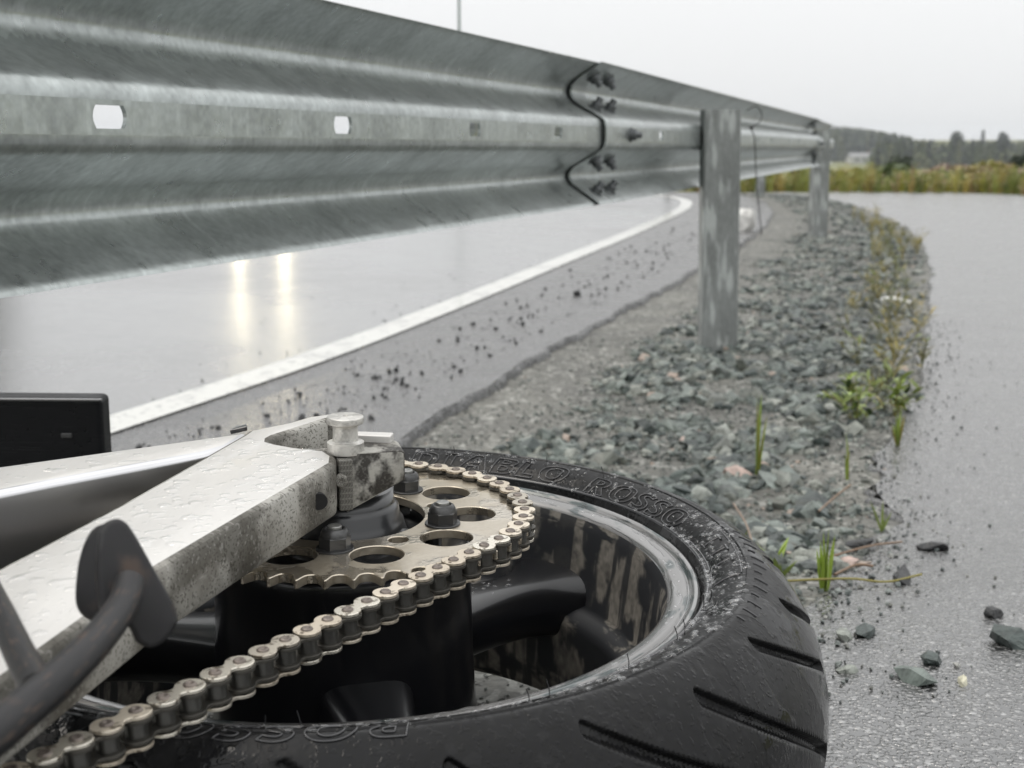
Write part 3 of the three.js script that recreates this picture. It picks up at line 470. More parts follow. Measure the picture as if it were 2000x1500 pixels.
{ // the framed III mark
  const arcTube = (r, a, b, rad, n = 40) => new THREE.TubeGeometry(new THREE.CatmullRomCurve3(Array.from({ length: n }, (_, i) => { const q = polar(r, lerp(a, b, i / (n - 1)), 0); q.y = sideY(r) + 0.0002; return q; })), n * 2, rad, 5);
  const radial = (deg, ra, rb, rad) => new THREE.TubeGeometry(new THREE.CatmullRomCurve3(Array.from({ length: 8 }, (_, i) => { const r = lerp(ra, rb, i / 7), q = polar(r, deg, 0); q.y = sideY(r) + 0.0002; return q; })), 14, rad, 5);
  mesh('panel_frame', merge([arcTube(0.2405, -12, 8.5, 0.0007), radial(-12, 0.2385, 0.2405, 0.0007), radial(9.5, 0.242, 0.2575, 0.0007), arcTube(0.2585, -13, 9, 0.0005)]), rubberPlain, tyre);
  for (const d of [-7.5, -2.8, 2]) mesh('letter', merge([radial(d, 0.2445, 0.2535, 0.0006), arcTube(0.2545, d - 1.1, d + 1.1, 0.0009, 8), arcTube(0.2440, d - 0.9, d + 0.9, 0.0005, 8)]), rubberPlain, tyre);
  for (let k = 0; k < 13; k++) { const d = -9 + k * 2.9; mesh('moulded_bar', radial(d, 0.2665, 0.2665 + (k % 3 ? 0.0085 : 0.005), 0.0006), rubberPlain, tyre); }
  mesh('bead_ring', lathe([[0.2365, MID + 0.0783], [0.2372, MID + 0.0797], [0.2382, MID + 0.0797], [0.2388, MID + 0.0790]], 220), rubberPlain, tyre);
  const r = rng(5);
  for (const d of [15.5, 18.8, 29.5, 31.5, 44, 57, 60, 88, 92.5, -60, -57, -76, -44, 3]) {
    const ra = d < 0 && d > -80 ? 0.246 + 0.014 * r() : 0.2385 + 0.003 * r(), b = polar(ra, d, 0); b.y = sideY(ra) - 0.0005;
    const t = b.clone().add(V((r() - 0.5) * 0.004, 0.007 + 0.004 * r(), (r() - 0.5) * 0.003)), m = b.clone().lerp(t, 0.5).add(V(0.0006, 0, 0));
    mesh('rubber_hair', new THREE.TubeGeometry(new THREE.CatmullRomCurve3([b, m, t]), 8, 0.0003, 5), rubberPlain, tyre);
  }
}

/* sprocket: 47 teeth */
const SY = -0.0058, ST = 0.0058, RP = 0.1189, NT = 47, PIN0 = -0.3 - 9 * 360 / 47, dPin = 360 / NT, PITCH = 0.015875;
const sprMap = texture(512, (u, v) => { const a = fbm(u, v, 7, 7, 5, 331), b = fbm(u, v, 90, 90, 2, 332); return mixc([0.40, 0.345, 0.265], [0.52, 0.47, 0.385], clamp(a * 1.3 - 0.15 + (b - 0.5) * 0.4)); }, true);
const sprRough = texture(512, (u, v) => { const q = lerp(0.42, 0.16, sstep(0.46, 0.56, fbm(u, v, 6, 6, 6, 334))) + 0.1 * (fbm(u, v, 70, 70, 2, 335) - 0.5); return [q, q, q]; });
const sprBump = texture(512, (u, v) => sstep(0.46, 0.54, fbm(u, v, 6, 6, 6, 334)) * 0.5 + 0.5 * fbm(u, v, 70, 70, 2, 335)); for (const t of [sprMap, sprRough, sprBump]) t.repeat.set(7, 7);
const sprMat = phys({ map: sprMap, metalness: 0.85, roughnessMap: sprRough, roughness: 1, bumpMap: sprBump, bumpScale: 0.0003, clearcoat: 0.6, clearcoatRoughness: 0.1 });
const toothMat = std({ color: lin(0.30, 0.27, 0.22), metalness: 0.85, roughness: 0.42 });
const flat = (shape, depth, bevel, seg = 24, bs = 1) => { const g = new THREE.ExtrudeGeometry(shape, { depth: depth - 2 * bevel, bevelEnabled: bevel > 0, bevelThickness: bevel, bevelSize: bevel, bevelOffset: -bevel, bevelSegments: bs, curveSegments: seg }); g.translate(0, 0, bevel); g.rotateX(-Math.PI / 2); return g; };   // shape in (x, -z), thickness along y from 0
const holeAt = (x, z, r) => { const h = new THREE.Path(); h.absarc(x, -z, r, 0, Math.PI * 2, true); return h; };
{
  const s = new THREE.Shape(), n = 18, pts = [];
  for (let t = 0; t < NT; t++) for (let k = 0; k < n; k++) {
    const q = k / n - 0.5, x = Math.abs(q) * PITCH, a = (PIN0 + (t + q) * dPin) * Math.PI / 180, rr = 0.0053;
    const r = x < rr * 0.92 ? RP - Math.sqrt(rr * rr - x * x) : Math.min(RP + 0.0046, RP - Math.sqrt(rr * rr * (1 - 0.8464)) + (x - rr * 0.92) * 2.7);
    pts.push(new THREE.Vector2(r * Math.cos(a), -r * Math.sin(a)));
  }
  s.setFromPoints(pts.reverse()); s.holes.push(holeAt(0, 0, 0.0535));
  for (let k = 0; k < 10; k++) { const p = polar(0.0835, -3 + 36 * k, 0); s.holes.push(holeAt(p.x, p.z, 0.0163)); }
  for (let k = 0; k < 5; k++) { const p = polar(0.064, 51 + 72 * k, 0); s.holes.push(holeAt(p.x, p.z, 0.0063)); }
  const spr = mesh('sprocket', flat(s, ST, 0.0005, 40), sprMat, bike); spr.position.y = SY - ST; spr.userData.label = 'bronze toothed rear sprocket with round holes';
  // stud with flanged lock nut
  const hexS = new THREE.Shape(Array.from({ length: 6 }, (_, k) => new THREE.Vector2(0.0098 * Math.cos(k * Math.PI / 3), 0.0098 * Math.sin(k * Math.PI / 3))));
  const hex = flat(hexS, 0.0088, 0.0008, 4, 2);
  const top = lathe([[0.0088, 0.0085], [0.0084, 0.0105], [0.0074, 0.0125], [0.0062, 0.0133], [0.0055, 0.013], [0.0053, 0.0118], [0.0044, 0.0117]], 30);
  const stud = lathe([[0.0045, 0.011], [0.0045, 0.0143], [0.004, 0.0149], [0.0012, 0.0149], [0.0001, 0.0146]], 22), wash = lathe([[0.0001, 0.0012], [0.0112, 0.0012], [0.0115, 0.0007], [0.0115, -0.0002]], 30);
  const nutMat = std({ color: lin(0.085, 0.085, 0.085), map: stoneMap, metalness: 0.75, roughness: 0.36 });
  for (let k = 0; k < 5; k++) {
    const p = polar(0.0685, 15 + 72 * k, 0), m = mesh('nut', merge([hex.clone(), top, wash]), nutMat, spr); m.position.set(p.x, ST + 0.0002, p.z); m.rotation.y = k * 1.1 + 0.3;
    const q = mesh('stud', stud.clone(), std({ color: lin(0.26, 0.26, 0.25), metalness: 0.8, roughness: 0.35 }), spr); q.position.copy(m.position);
  }
}
/* chain */
{
  const chain = group('chain', bike), pins = [];
  const START = -20; for (let i = START; i <= 13; i++) { const a = (PIN0 + i * dPin) * Math.PI / 180; pins.push([RP * Math.cos(a), RP * Math.sin(a), i]); }
  const dx = -0.5450, dz = 0.8384; for (let i = 14; i <= 42; i++) { const p = pins.at(-1); pins.push([p[0] + dx * PITCH, p[1] + dz * PITCH, i]); }
  for (let i = START - 1; i >= START - 8; i--) { const p = pins[0]; pins.unshift([p[0] + dx * PITCH, p[1] + dz * PITCH, i]); }
  const plateShape = (R, waist) => { const s = new THREE.Shape(), L = PITCH / 2, a = 0.62; s.absarc(L, 0, R, -Math.PI + a, Math.PI - a, false); s.quadraticCurveTo(0, waist, -L + R * Math.cos(Math.PI - (Math.PI - a)) , R * Math.sin(Math.PI - a)); s.absarc(-L, 0, R, a, Math.PI * 2 - a, false); s.quadraticCurveTo(0, -waist, L - R * Math.cos(a), -R * Math.sin(a)); return s; };
  const outer = flat(plateShape(0.0071, 0.0030), 0.0018, 0.0003, 14, 2), inner = flat(plateShape(0.0074, 0.0036), 0.0019, 0.0003, 14, 2);
  const roller = lathe([[0.0051, 0], [0.0051, 0.0075]], 20), pin = lathe([[0.0032, -0.0003], [0.0031, 0.0005], [0.0024, 0.0011], [0.0016, 0.00105], [0.0009, 0.0006], [0.0001, 0.0006]], 18), ring = lathe([[0.0052, 0], [0.0058, 0.0003], [0.0058, 0.0008], [0.0052, 0.0011]], 18);
  const gold = texture(256, (u, v) => { const d = sstep(0.60, 0.74, fbm(u, v, 7, 7, 5, 341)), f = fbm(u, v, 60, 60, 2, 342); return mixc([0.80, 0.755, 0.66], [0.22, 0.19, 0.15], clamp(d + 0.5 * (f - 0.5))); }, true); gold.repeat.set(45, 45);
  const plateMats = [0, 1, 2, 3, 4].map((k) => { const t = gold.clone(); t.offset.set(0.17 * k, 0.31 * k); t.rotation = k; t.needsUpdate = true; const w = 1 - 0.09 * ((k * 2) % 5); return std({ map: t, color: lin(w, w * (1 - 0.015 * k), w * (1 - 0.03 * k)), metalness: 0.85, roughness: 0.26 + 0.05 * k }); }), innerMat = std({ color: lin(0.09, 0.085, 0.075), metalness: 0.75, roughness: 0.4 }), rollMat = std({ color: lin(0.12, 0.118, 0.11), metalness: 0.85, roughness: 0.3 }), pinMat = std({ color: lin(0.20, 0.17, 0.15), metalness: 0.7, roughness: 0.45, map: stoneMap }), ringMat = std({ color: lin(0.012, 0.011, 0.01), roughness: 0.5 });
  const Rr = rng(3);
  for (let k = 0; k < pins.length; k++) {
    const [x, z, i] = pins[k], put = (n, g, m, y, turn) => { const o = mesh(n, g, m, chain); o.position.set(x, y, z); if (turn) o.rotation.y = turn; return o; };
    put('pin', pin, pinMat, -0.0010, Rr() * 6); put('roller', roller, rollMat, -0.0126); put('seal_ring', ring, ringMat, -0.0040); put('seal_ring', ring, ringMat, -0.0156);
    if (k + 1 < pins.length) {
      const [x2, z2] = pins[k + 1], turn = -Math.atan2(z2 - z, x2 - x), odd = Math.abs(i) % 2 === 1, mx = (x + x2) / 2, mz = (z + z2) / 2;
      const pl = (n, g, m, y) => { const o = mesh(n, g, m, chain); o.position.set(mx, y, mz); o.rotation.y = turn; return o; };
      if (odd) { pl('outer_plate', outer, plateMats[Math.floor(Rr() * 5)], -0.0028); pl('outer_plate', outer, plateMats[Math.floor(Rr() * 5)], -0.0174); } else { pl('inner_plate', inner, innerMat, -0.0050); pl('inner_plate', inner, innerMat, -0.0146); }
    }
  }
}
/* swingarm */
const aluMap = texture(1024, (u, v) => { const a = fbm(u, v, 6, 6, 5, 351), b = fbm(u, v, 160, 20, 2, 352), c = sstep(0.70, 0.76, fbm(u, v, 110, 110, 2, 353)); const t = 0.60 + 0.05 * (a - 0.5) + 0.03 * (b - 0.5) - 0.015 * c; return [t, t * 0.978, t * 0.94]; }, true);
const aluRough = texture(512, (u, v) => { const q = 0.36 + 0.16 * fbm(u, v, 8, 8, 5, 355); return [q, q, q]; });
const aluMat = phys({ map: aluMap, metalness: 0.3, roughnessMap: aluRough, roughness: 1 });
const aluSide = std({ color: lin(0.58, 0.58, 0.59), metalness: 1, roughness: 0.32 });
const grimeMap = texture(1024, (u, v) => {
  const a = fbm(u, v, 10, 10, 6, 361), b = fbm(u, v, 150, 150, 2, 362), c = sstep(0.71, 0.75, fbm(u, v, 95, 95, 2, 363)), e = fbm(u, v, 4, 4, 4, 364);
  let k = mixc([0.36, 0.35, 0.32], [0.16, 0.15, 0.13], clamp((a - 0.35) * 2.4)); k = mixc(k, [0.055, 0.05, 0.04], clamp(sstep(0.5, 0.66, e) * 0.75 + sstep(0.62, 0.72, b) * 0.7)); return mixc(k, [0.5, 0.49, 0.46], c * 0.25);
}, true);
const grimeMat = std({ map: grimeMap, metalness: 0.25, roughness: 0.6, bumpMap: grimeMap, bumpScale: 0.0004 });
const grime2Map = texture(512, (u, v) => { const e = fbm(u, v, 7, 5, 5, 371), b = fbm(u, v, 90, 90, 2, 372); return mixc([0.34, 0.33, 0.30], [0.032, 0.029, 0.025], clamp(sstep(0.36, 0.52, e) + 0.6 * (b - 0.5))); }, true);
const grime2Mat = std({ map: grime2Map, metalness: 0.25, roughness: 0.55, bumpMap: grime2Map, bumpScale: 0.0005 });
for (const t of [aluMap, aluRough]) t.repeat.set(5, 5); grimeMap.repeat.set(6, 6); grime2Map.repeat.set(9, 9);
const shapeOf = (pts) => new THREE.Shape(pts.map(([x, z]) => new THREE.Vector2(x, -z)));
const armTop = 0.045;
function rounded(shape, y0, y1, bevel, bs) { const g = flat(shape, y1 - y0, bevel, 10, bs); g.translate(0, y0, 0); return toCreasedNormals(g, 0.6); }
const armOutline = [[0.0035, 0.0575], [-0.024, 0.146], [-0.0547, 0.2462], [-0.0812, 0.3736], [-0.104, 0.52], [-0.205, 0.52], [-0.166, 0.375], [-0.1296, 0.2441], [-0.1029, 0.1452], [-0.0840, 0.062], [-0.0673, -0.012], [-0.0655, -0.0245], [-0.0431, -0.0475], [-0.0322, -0.0655], [-0.0191, -0.0755], [-0.0105, -0.0735], [-0.0130, -0.060], [-0.0168, -0.0575], [-0.0332, -0.0280], [-0.0439, -0.0095], [-0.0458, -0.0020], [-0.0448, 0.0050], [-0.0390, 0.0105], [-0.0260, 0.0185], [-0.0055, 0.0262], [0.0018, 0.040]];
const swing = mesh('swingarm', rounded(shapeOf(armOutline), 0.011, armTop, 0.0042, 4), [aluMat, grimeMat], bike);
swing.userData.label = 'silver aluminium swingarm beaded with rain';
const braceOutline = [[-0.066, -0.0235], [-0.1972, 0.0633], [-0.300, 0.1330], [-0.44, 0.235], [-0.36, 0.315], [-0.26, 0.196], [-0.206, 0.143], [-0.177, 0.1174], [-0.1555, 0.0959], [-0.118, 0.062], [-0.0817, 0.0300], [-0.07, 0.012]];
mesh('brace', rounded(shapeOf(braceOutline), -0.012, armTop - 0.0014, 0.0045, 4), [aluMat, aluSide], swing);
// dark bolt hole in the arm's lower face, axle block, adjuster, stand bobbin
{
  const p = V(-0.0035, 0.0285, 0.0820), h = new THREE.CylinderGeometry(0.0050, 0.0050, 0.004, 24, 1); h.rotateX(Math.PI / 2); const o = mesh('bolt_hole', h, std({ color: lin(0.006, 0.006, 0.006), roughness: 0.8 }), swing); o.position.copy(p); o.rotation.y = 0.3;
  const dirX = V(0.0345, 0, -0.0084).normalize(), blk = new THREE.Shape([new THREE.Vector2(0, 0.0088), new THREE.Vector2(0.0355, 0.0272), new THREE.Vector2(0.0355, 0.0440), new THREE.Vector2(0.0335, 0.0452), new THREE.Vector2(0, 0.0452)]);
  const g = new THREE.ExtrudeGeometry(blk, { depth: 0.026, bevelEnabled: true, bevelThickness: 0.0007, bevelSize: 0.0007, bevelSegments: 2 });
  g.applyMatrix4(new THREE.Matrix4().makeBasis(dirX, V(0, 1, 0), V().crossVectors(dirX, V(0, 1, 0))).setPosition(0.0079, 0, 0.0375).multiply(new THREE.Matrix4().makeTranslation(0, 0, -0.026)));
  mesh('axle_block', toCreasedNormals(g, 0.5), [grime2Mat, grime2Mat], swing).userData.label = 'grimy axle adjuster block';
  mesh('adjuster_plate', at(new RoundedBoxGeometry(0.009, 0.033, 0.022, 2, 0.0015), 0.0048, 0.0268, 0.0330, 0, 0.3, 0), grime2Mat, swing);
  const b = lathe([[0.0001, 0.0035], [0.0018, 0.0035], [0.002, 0.0042], [0.0036, 0.0042], [0.0045, 0.003], [0.0045, 0]], 6); b.rotateX(Math.PI / 2); const bb = mesh('adjuster_bolt', b, grimeMat, swing); bb.position.set(0.0045, 0.031, 0.0455); bb.rotation.y = 0.35;
  const bobProf = smoothPts([[0.0110, 0.0], [0.0115, 0.0005], [0.0115, 0.006], [0.0112, 0.0068], [0.0088, 0.0074], [0.0080, 0.0085], [0.0078, 0.0155], [0.0084, 0.0175], [0.0105, 0.0185], [0.0114, 0.0192], [0.0115, 0.0224], [0.0110, 0.0232]], 80).concat([[0.0058, 0.0234], [0.0055, 0.0231], [0.0050, 0.0231], [0.0047, 0.0234], [0.0020, 0.0235], [0.0018, 0.0225], [0.0001, 0.0225]]);
  const bob = mesh('bobbin', lathe(bobProf, 48), [grimeMat], swing); bob.geometry.groups.length = 0; bob.material = std({ map: stoneMap, metalness: 0.6, roughness: 0.42, color: lin(0.66, 0.645, 0.61) }); bob.position.set(0.0062, armTop - 0.0008, 0.0285); bob.userData.label = 'flanged paddock stand bobbin';
  mesh('index_plate', at(new RoundedBoxGeometry(0.024, 0.008, 0.010, 2, 0.001), 0.0215, 0.0465, 0.0050, 0, -0.12, 0), aluMat, swing);
  const ax = lathe([[0.0001, 0.0], [0.004, 0.0], [0.0042, 0.002], [0.0095, 0.002], [0.0105, 0.001], [0.0105, -0.01]], 6); const an = mesh('axle_nut', ax, grimeMat, swing); an.position.set(-0.012, 0.034, -0.004);
  const fin = flat(shapeOf([[-0.01, 0], [0.0, -0.004], [0.002, 0.006], [-0.012, 0.008]]), 0.006, 0.0006); const f = mesh('cable_clip', fin, rubberPlain, swing); f.position.set(-0.068, armTop - 0.002, -0.034); f.rotation.z = 0.2; f.scale.set(0.8, 0.5, 0.8);
}
/* side stand, folded up against the swingarm */
{
  const rustMap = texture(512, (u, v) => { const a = fbm(u, v, 8, 8, 5, 381), b = sstep(0.62, 0.74, fbm(u, v, 12, 12, 5, 382)); return mixc([0.009 + 0.014 * a, 0.0088 + 0.0135 * a, 0.0098 + 0.014 * a], [0.06, 0.042, 0.033], b); }, true); rustMap.repeat.set(3, 3);
  const standMat = std({ map: rustMap, metalness: 0.3, roughness: 0.5, bumpMap: rustMap, bumpScale: 0.001 });
  const st = group('side_stand', bike); st.userData.label = 'worn black side stand with flat foot';
  const tube = (pts, r0, r1, n = 60) => { const c = new THREE.CatmullRomCurve3(pts), g = new THREE.TubeGeometry(c, n, 1, 18), p = g.attributes.position; for (let i = 0; i <= n; i++) { const o = c.getPointAt(i / n), r = lerp(r0, r1, i / n); for (let j = 0; j <= 18; j++) { const k = i * 19 + j; p.setXYZ(k, o.x + (p.getX(k) - o.x) * r, o.y + (p.getY(k) - o.y) * r, o.z + (p.getZ(k) - o.z) * r); } } g.computeVertexNormals(); return g; };
  const spline = (pts) => { const c = new THREE.SplineCurve(pts.concat([pts[0]]).map(([x, y]) => new THREE.Vector2(x, y))); return new THREE.Shape(c.getPoints(70).slice(0, -1)); };
  const facing = (g, back, turn) => { g.rotateY(turn); g.translate(0, 0, back); return g.applyMatrix4(new THREE.Matrix4().makeBasis(V(0.9574, 0, -0.2888), V(-0.0971, 0.9417, -0.322), V(0.2719, 0.3364, 0.9016)).setPosition(-0.0388, 0.076, 0.3512)); };
  const bevelled = { depth: 0.004, bevelEnabled: true, bevelThickness: 0.0022, bevelSize: 0.0018, bevelOffset: -0.001, bevelSegments: 3 };
  const face = facing(new THREE.ExtrudeGeometry(spline([[-0.0088, 0.0205], [-0.0055, 0.0243], [-0.0010, 0.0243], [0.0030, 0.0190], [0.0112, 0.0015], [0.0172, -0.0120], [0.0160, -0.0190], [0.0090, -0.0240], [0.0036, -0.0220], [0.0000, -0.0150], [-0.0085, -0.0120], [-0.0105, 0.0040]]), bevelled), -0.006, 0.12);
  const side = facing(new THREE.ExtrudeGeometry(spline([[-0.0050, 0.0240], [-0.0100, 0.0222], [-0.0140, 0.0160], [-0.0166, 0.0070], [-0.0178, -0.0050], [-0.0145, -0.0110], [-0.0085, -0.0115], [-0.0060, 0.0000]]), bevelled), -0.0125, -0.28);
  mesh('foot', toCreasedNormals(merge([face, side]), 0.8), standMat, st);
  mesh('leg', tube([V(-0.0360, 0.0790, 0.3560), V(-0.0350, 0.0765, 0.3640), V(-0.0349, 0.0740, 0.3793), V(-0.0363, 0.0728, 0.4052), V(-0.0393, 0.072, 0.4283), V(-0.0439, 0.071, 0.451), V(-0.05, 0.07, 0.4762), V(-0.0597, 0.068, 0.5023), V(-0.11, 0.055, 0.60)], 0.0056, 0.0088, 90), standMat, st);
  mesh('tang', tube([V(-0.0440, 0.0715, 0.4350), V(-0.0571, 0.071, 0.4118), V(-0.076, 0.071, 0.3775), V(-0.1011, 0.071, 0.3319), V(-0.12, 0.068, 0.29)], 0.0056, 0.0046), standMat, st);

}
/* black inner mudguard under the tail, behind the swingarm */
{
  const panelRough = texture(512, (u, v) => { const s = sstep(0.70, 0.76, fbm(u, v, 6, 140, 3, 391)) + sstep(0.72, 0.76, fbm(u, v, 90, 40, 2, 392)), q = 0.5 - 0.22 * clamp(s) + 0.15 * (fbm(u, v, 12, 12, 4, 393) - 0.5); return [q, q, q]; });
  const tail = mesh('tail_panel', at(new RoundedBoxGeometry(0.30, 0.115, 0.030, 4, 0.006), -0.444, -0.086, -0.462), phys({ color: lin(0.0045, 0.0048, 0.006), roughnessMap: panelRough, bumpMap: panelRough, bumpScale: 0.0006, roughness: 1, specularIntensity: 0.45 }), bike); tail.userData.label = 'flat black plastic panel under the tail';
  mesh('panel_rim', at(new RoundedBoxGeometry(0.302, 0.003, 0.006, 2, 0.0012), -0.444, -0.0302, -0.4465), rubberPlain, tail);
  mesh('panel_clip', at(new RoundedBoxGeometry(0.011, 0.005, 0.003, 2, 0.0012), -0.330, -0.066, -0.4465), std({ color: lin(0.05, 0.05, 0.05), roughness: 0.4 }), tail);
}
/* ---------- rain beads ---------- */
const water = phys({ color: 0xffffff, transmission: 1, thickness: 0, ior: 1.5, roughness: 0.02 });
function bead(r, h, len, seed) {                                // a flat drop, sometimes drawn out into a tail, base at y = 0
  const q = rng(seed), g = new THREE.SphereGeometry(1, 14, 6, 0, Math.PI * 2, 0, Math.PI / 2), p = g.attributes.position, a = q() * 6.3, b = 2 + Math.floor(q() * 3), w = 0.18 * q();
  for (let i = 0; i < p.count; i++) { let x = p.getX(i), y = p.getY(i), z = p.getZ(i); const t = Math.atan2(z, x), k = 1 + w * Math.sin(b * t + a); x *= k; z *= k; if (x > 0) { z *= 1 - 0.55 * clamp(x) * clamp((len - 1) / 3); x *= len; } p.setXYZ(i, x * r, Math.pow(y, 0.75) * h, z * r); }
  g.computeVertexNormals(); return g;
}
function inside(poly, x, z) { let c = false; for (let i = 0, j = poly.length - 1; i < poly.length; j = i++) { const [xi, zi] = poly[i], [xj, zj] = poly[j]; if ((zi > z) !== (zj > z) && x < (xj - xi) * (z - zi) / (zj - zi) + xi) c = !c; } return c; }
{
  const r = rng(404), list = [], place = (poly, n, y, zmin, zmax, xmin, xmax, margin) => {
    for (let k = 0, t = 0; k < n && t < n * 30; t++) {
      const x = lerp(xmin, xmax, r()), z = lerp(zmin, zmax, r()); if (!inside(poly, x, z) || !inside(poly, x + margin, z) || !inside(poly, x - margin, z) || !inside(poly, x, z + margin) || !inside(poly, x, z - margin)) continue;
      const big = Math.pow(r(), 4), R = 0.0006 + 0.0010 * r() + 0.0038 * big, g = bead(R, R * (0.30 + 0.15 * r()), r() < 0.45 ? 1 + 4.5 * r() * r() : 1, 1000 + t); g.rotateY((r() < 0.7 ? 0.5 : 3.4) + (r() - 0.5) * 1.2); g.translate(x, y, z); list.push(g); k++;
    }
  };
  place(armOutline, 620, armTop - 0.0001, 0, 0.42, -0.17, 0.0, 0.006);
  place(braceOutline, 130, armTop - 0.0015, -0.02, 0.2, -0.3, -0.07, 0.008);
  stuff(mesh('rain_beads', merge(list), water, swing));
  const sp = []; for (let k = 0; k < 170; k++) { const t = r(), R = 0.0006 + 0.0018 * Math.pow(r(), 3), zz = (r() - 0.5) * 0.030, x = lerp(0.085, 0.17, t), g = bead(R, R * 0.55, 1 + 0.6 * r(), 3000 + k); g.translate(x, -0.108 - 0.010 * (x - 0.078) / 0.127 + 0.0215 * (1 - Math.pow(Math.abs(zz) / 0.026, 3)), zz); g.rotateY(46 * Math.PI / 180); sp.push(g); }
  stuff(mesh('rain_beads', merge(sp), water, rim));
  const ty = []; for (let k = 0; k < 1500; k++) { const d = k < 900 ? lerp(-20, 110, r()) : lerp(-85, 40, r()), i = Math.floor(lerp(20, 110, Math.sqrt(r()))), [rr, yy] = tyreProf[i], [r2, y2] = tyreProf[i + 1], n = V(-(y2 - yy), (r2 - rr), 0).normalize(), R = 0.0006 + 0.0022 * Math.pow(r(), 4), g = bead(R, R * 0.55, 1, 5000 + k); if (n.x < 0 && n.y < 0) n.negate(); g.applyQuaternion(new THREE.Quaternion().setFromUnitVectors(V(0, 1, 0), n)); g.translate(rr, MID + yy, 0); g.rotateY(-d * Math.PI / 180); ty.push(g); }
  stuff(mesh('rain_beads', merge(ty), water, tyre));
  const lp = []; for (let k = 0; k < 60; k++) { const R = 0.0006 + 0.0016 * r() * r(), g = bead(R, R * 0.4, 1 + 3 * r(), 7000 + k); g.rotateY(Math.PI / 2); g.translate(lerp(0.2165, 0.222, r()), -0.0468, 0); g.rotateY(-lerp(-80, 80, r()) * Math.PI / 180); lp.push(g); }
  stuff(mesh('rain_beads', merge(lp), water, rim));
}

/* ---------- weeds and grass along the footpath ---------- */
function blade(base, tip, width, bend, seed) {                  // a tapering, slightly folded leaf
  const n = 7, pos = [], idx = [], uv = [], dir = tip.clone().sub(base), side = V(Math.cos(seed * 7.1), 0, Math.sin(seed * 7.1));
  for (let i = 0; i <= n; i++) { const t = i / n, c = base.clone().addScaledVector(dir, t); c.y += bend * Math.sin(t * Math.PI) * dir.length(); const w = width * (t < 0.25 ? 0.6 + 1.6 * t : 1 - Math.pow((t - 0.25) / 0.75, 2)) * 0.5 + 0.0001; for (const s of [-1, 0, 1]) { pos.push(c.x + side.x * w * s, c.y + (s ? 0.25 * w : 0), c.z + side.z * w * s); uv.push((s + 1) / 2, t); } }
  for (let i = 0; i < n; i++) for (let j = 0; j < 2; j++) { const a = i * 3 + j; idx.push(a, a + 1, a + 4, a, a + 4, a + 3); }
  const g = new THREE.BufferGeometry(); g.setAttribute('position', new THREE.Float32BufferAttribute(pos, 3)); g.setAttribute('uv', new THREE.Float32BufferAttribute(uv, 2)); g.setIndex(idx); g.computeVertexNormals(); return g;
}
const leafMat = (r, g, b) => phys({ color: lin(r, g, b), roughness: 0.55, transmission: 0.35, thickness: 0, side: THREE.DoubleSide });
const leafStraw = leafMat(0.42, 0.33, 0.10);
const leafBright = leafMat(0.29, 0.40, 0.05), leafMid = leafMat(0.19, 0.25, 0.05), leafYellow = leafMat(0.30, 0.26, 0.06), leafDark = leafMat(0.05, 0.085, 0.022), leafDry = leafMat(0.24, 0.15, 0.085), leafOlive = leafMat(0.15, 0.15, 0.05);
function tuft(x, z, h, n, spread, mats, label, seed, w = 0.004) {
  const t = group('grass_tuft'); t.position.set(x, vergeY(x, z), z); const r = rng(seed);
  for (let k = 0; k < n; k++) { const a = r() * 6.283, s = spread * (0.3 + 0.7 * r()), hh = h * (0.45 + 0.55 * r()); mesh('blade', blade(V(0.006 * (r() - 0.5), -0.004, 0.006 * (r() - 0.5)), V(Math.cos(a) * s, hh, Math.sin(a) * s), w * (0.7 + 0.6 * r()), 0.06 * r(), k + seed), mats[Math.floor(r() * mats.length)], t); }
  tag(t, label, 'grass', 'grass tufts along the footpath'); return t;
}
tuft(0.356, -1.465, 0.078, 14, 0.012, [leafBright, leafBright, leafMid], 'tall bright green grass tuft beside the tyre', 1, 0.0045);
tuft(0.442, -2.345, 0.15, 8, 0.014, [leafMid, leafBright, leafYellow], 'slender tall grass with yellow base among the coarse stones', 2, 0.0045);
tuft(0.590, -2.29, 0.095, 7, 0.008, [leafYellow, leafMid, leafBright], 'thin upright yellow green shoots by the footpath edge', 3, 0.004);
tuft(0.555, -1.935, 0.052, 5, 0.03, [leafBright, leafMid], 'short splayed green grass with few blades on the asphalt edge', 4, 0.004);
tuft(0.748, -2.535, 0.075, 14, 0.022, [leafMid, leafBright, leafYellow], 'dense short grass clump growing from the footpath edge', 5, 0.005);
tuft(0.338, -1.668, 0.032, 8, 0.045, [leafMid, leafBright], 'low spreading leafy weed behind the tyre', 6, 0.009);
tuft(0.314, -1.798, 0.03, 6, 0.04, [leafMid, leafDry], 'small weed with brown leaves at the tyre edge', 7, 0.008);
tuft(0.330, -1.587, 0.034, 6, 0.035, [leafMid, leafBright], 'low green weed between the tyre and the bright tuft', 8, 0.007);
const stem = (pts, rad, mat, label, name = 'dry_stem') => tag(mesh(name, new THREE.TubeGeometry(new THREE.CatmullRomCurve3(pts.map(([x, y, z]) => V(x, height(x, z) + y, z))), 40, rad, 6), mat), label, 'stem');
stem([[0.308, 0.004, -1.474], [0.348, 0.010, -1.455], [0.394, 0.007, -1.474], [0.428, 0.004, -1.471], [0.474, 0.010, -1.487]], 0.0014, leafYellow, 'fallen yellow grass stem lying across the asphalt edge');
stem([[0.406, 0.005, -1.648], [0.476, 0.010, -1.711], [0.536, 0.005, -1.776]], 0.0016, leafDry, 'dry pink brown twig lying on the footpath edge');
stem([[0.335, 0.03, -1.96], [0.332, 0.02, -1.83], [0.319, 0.004, -1.70]], 0.0016, leafDry, 'bent brown stalk leaning behind the tyre');
stem([[0.387, 0.0, -1.542], [0.425, 0.006, -1.58], [0.445, 0.003, -1.587]], 0.0018, leafDry, 'short pale brown twig between the tuft and the dark stone');
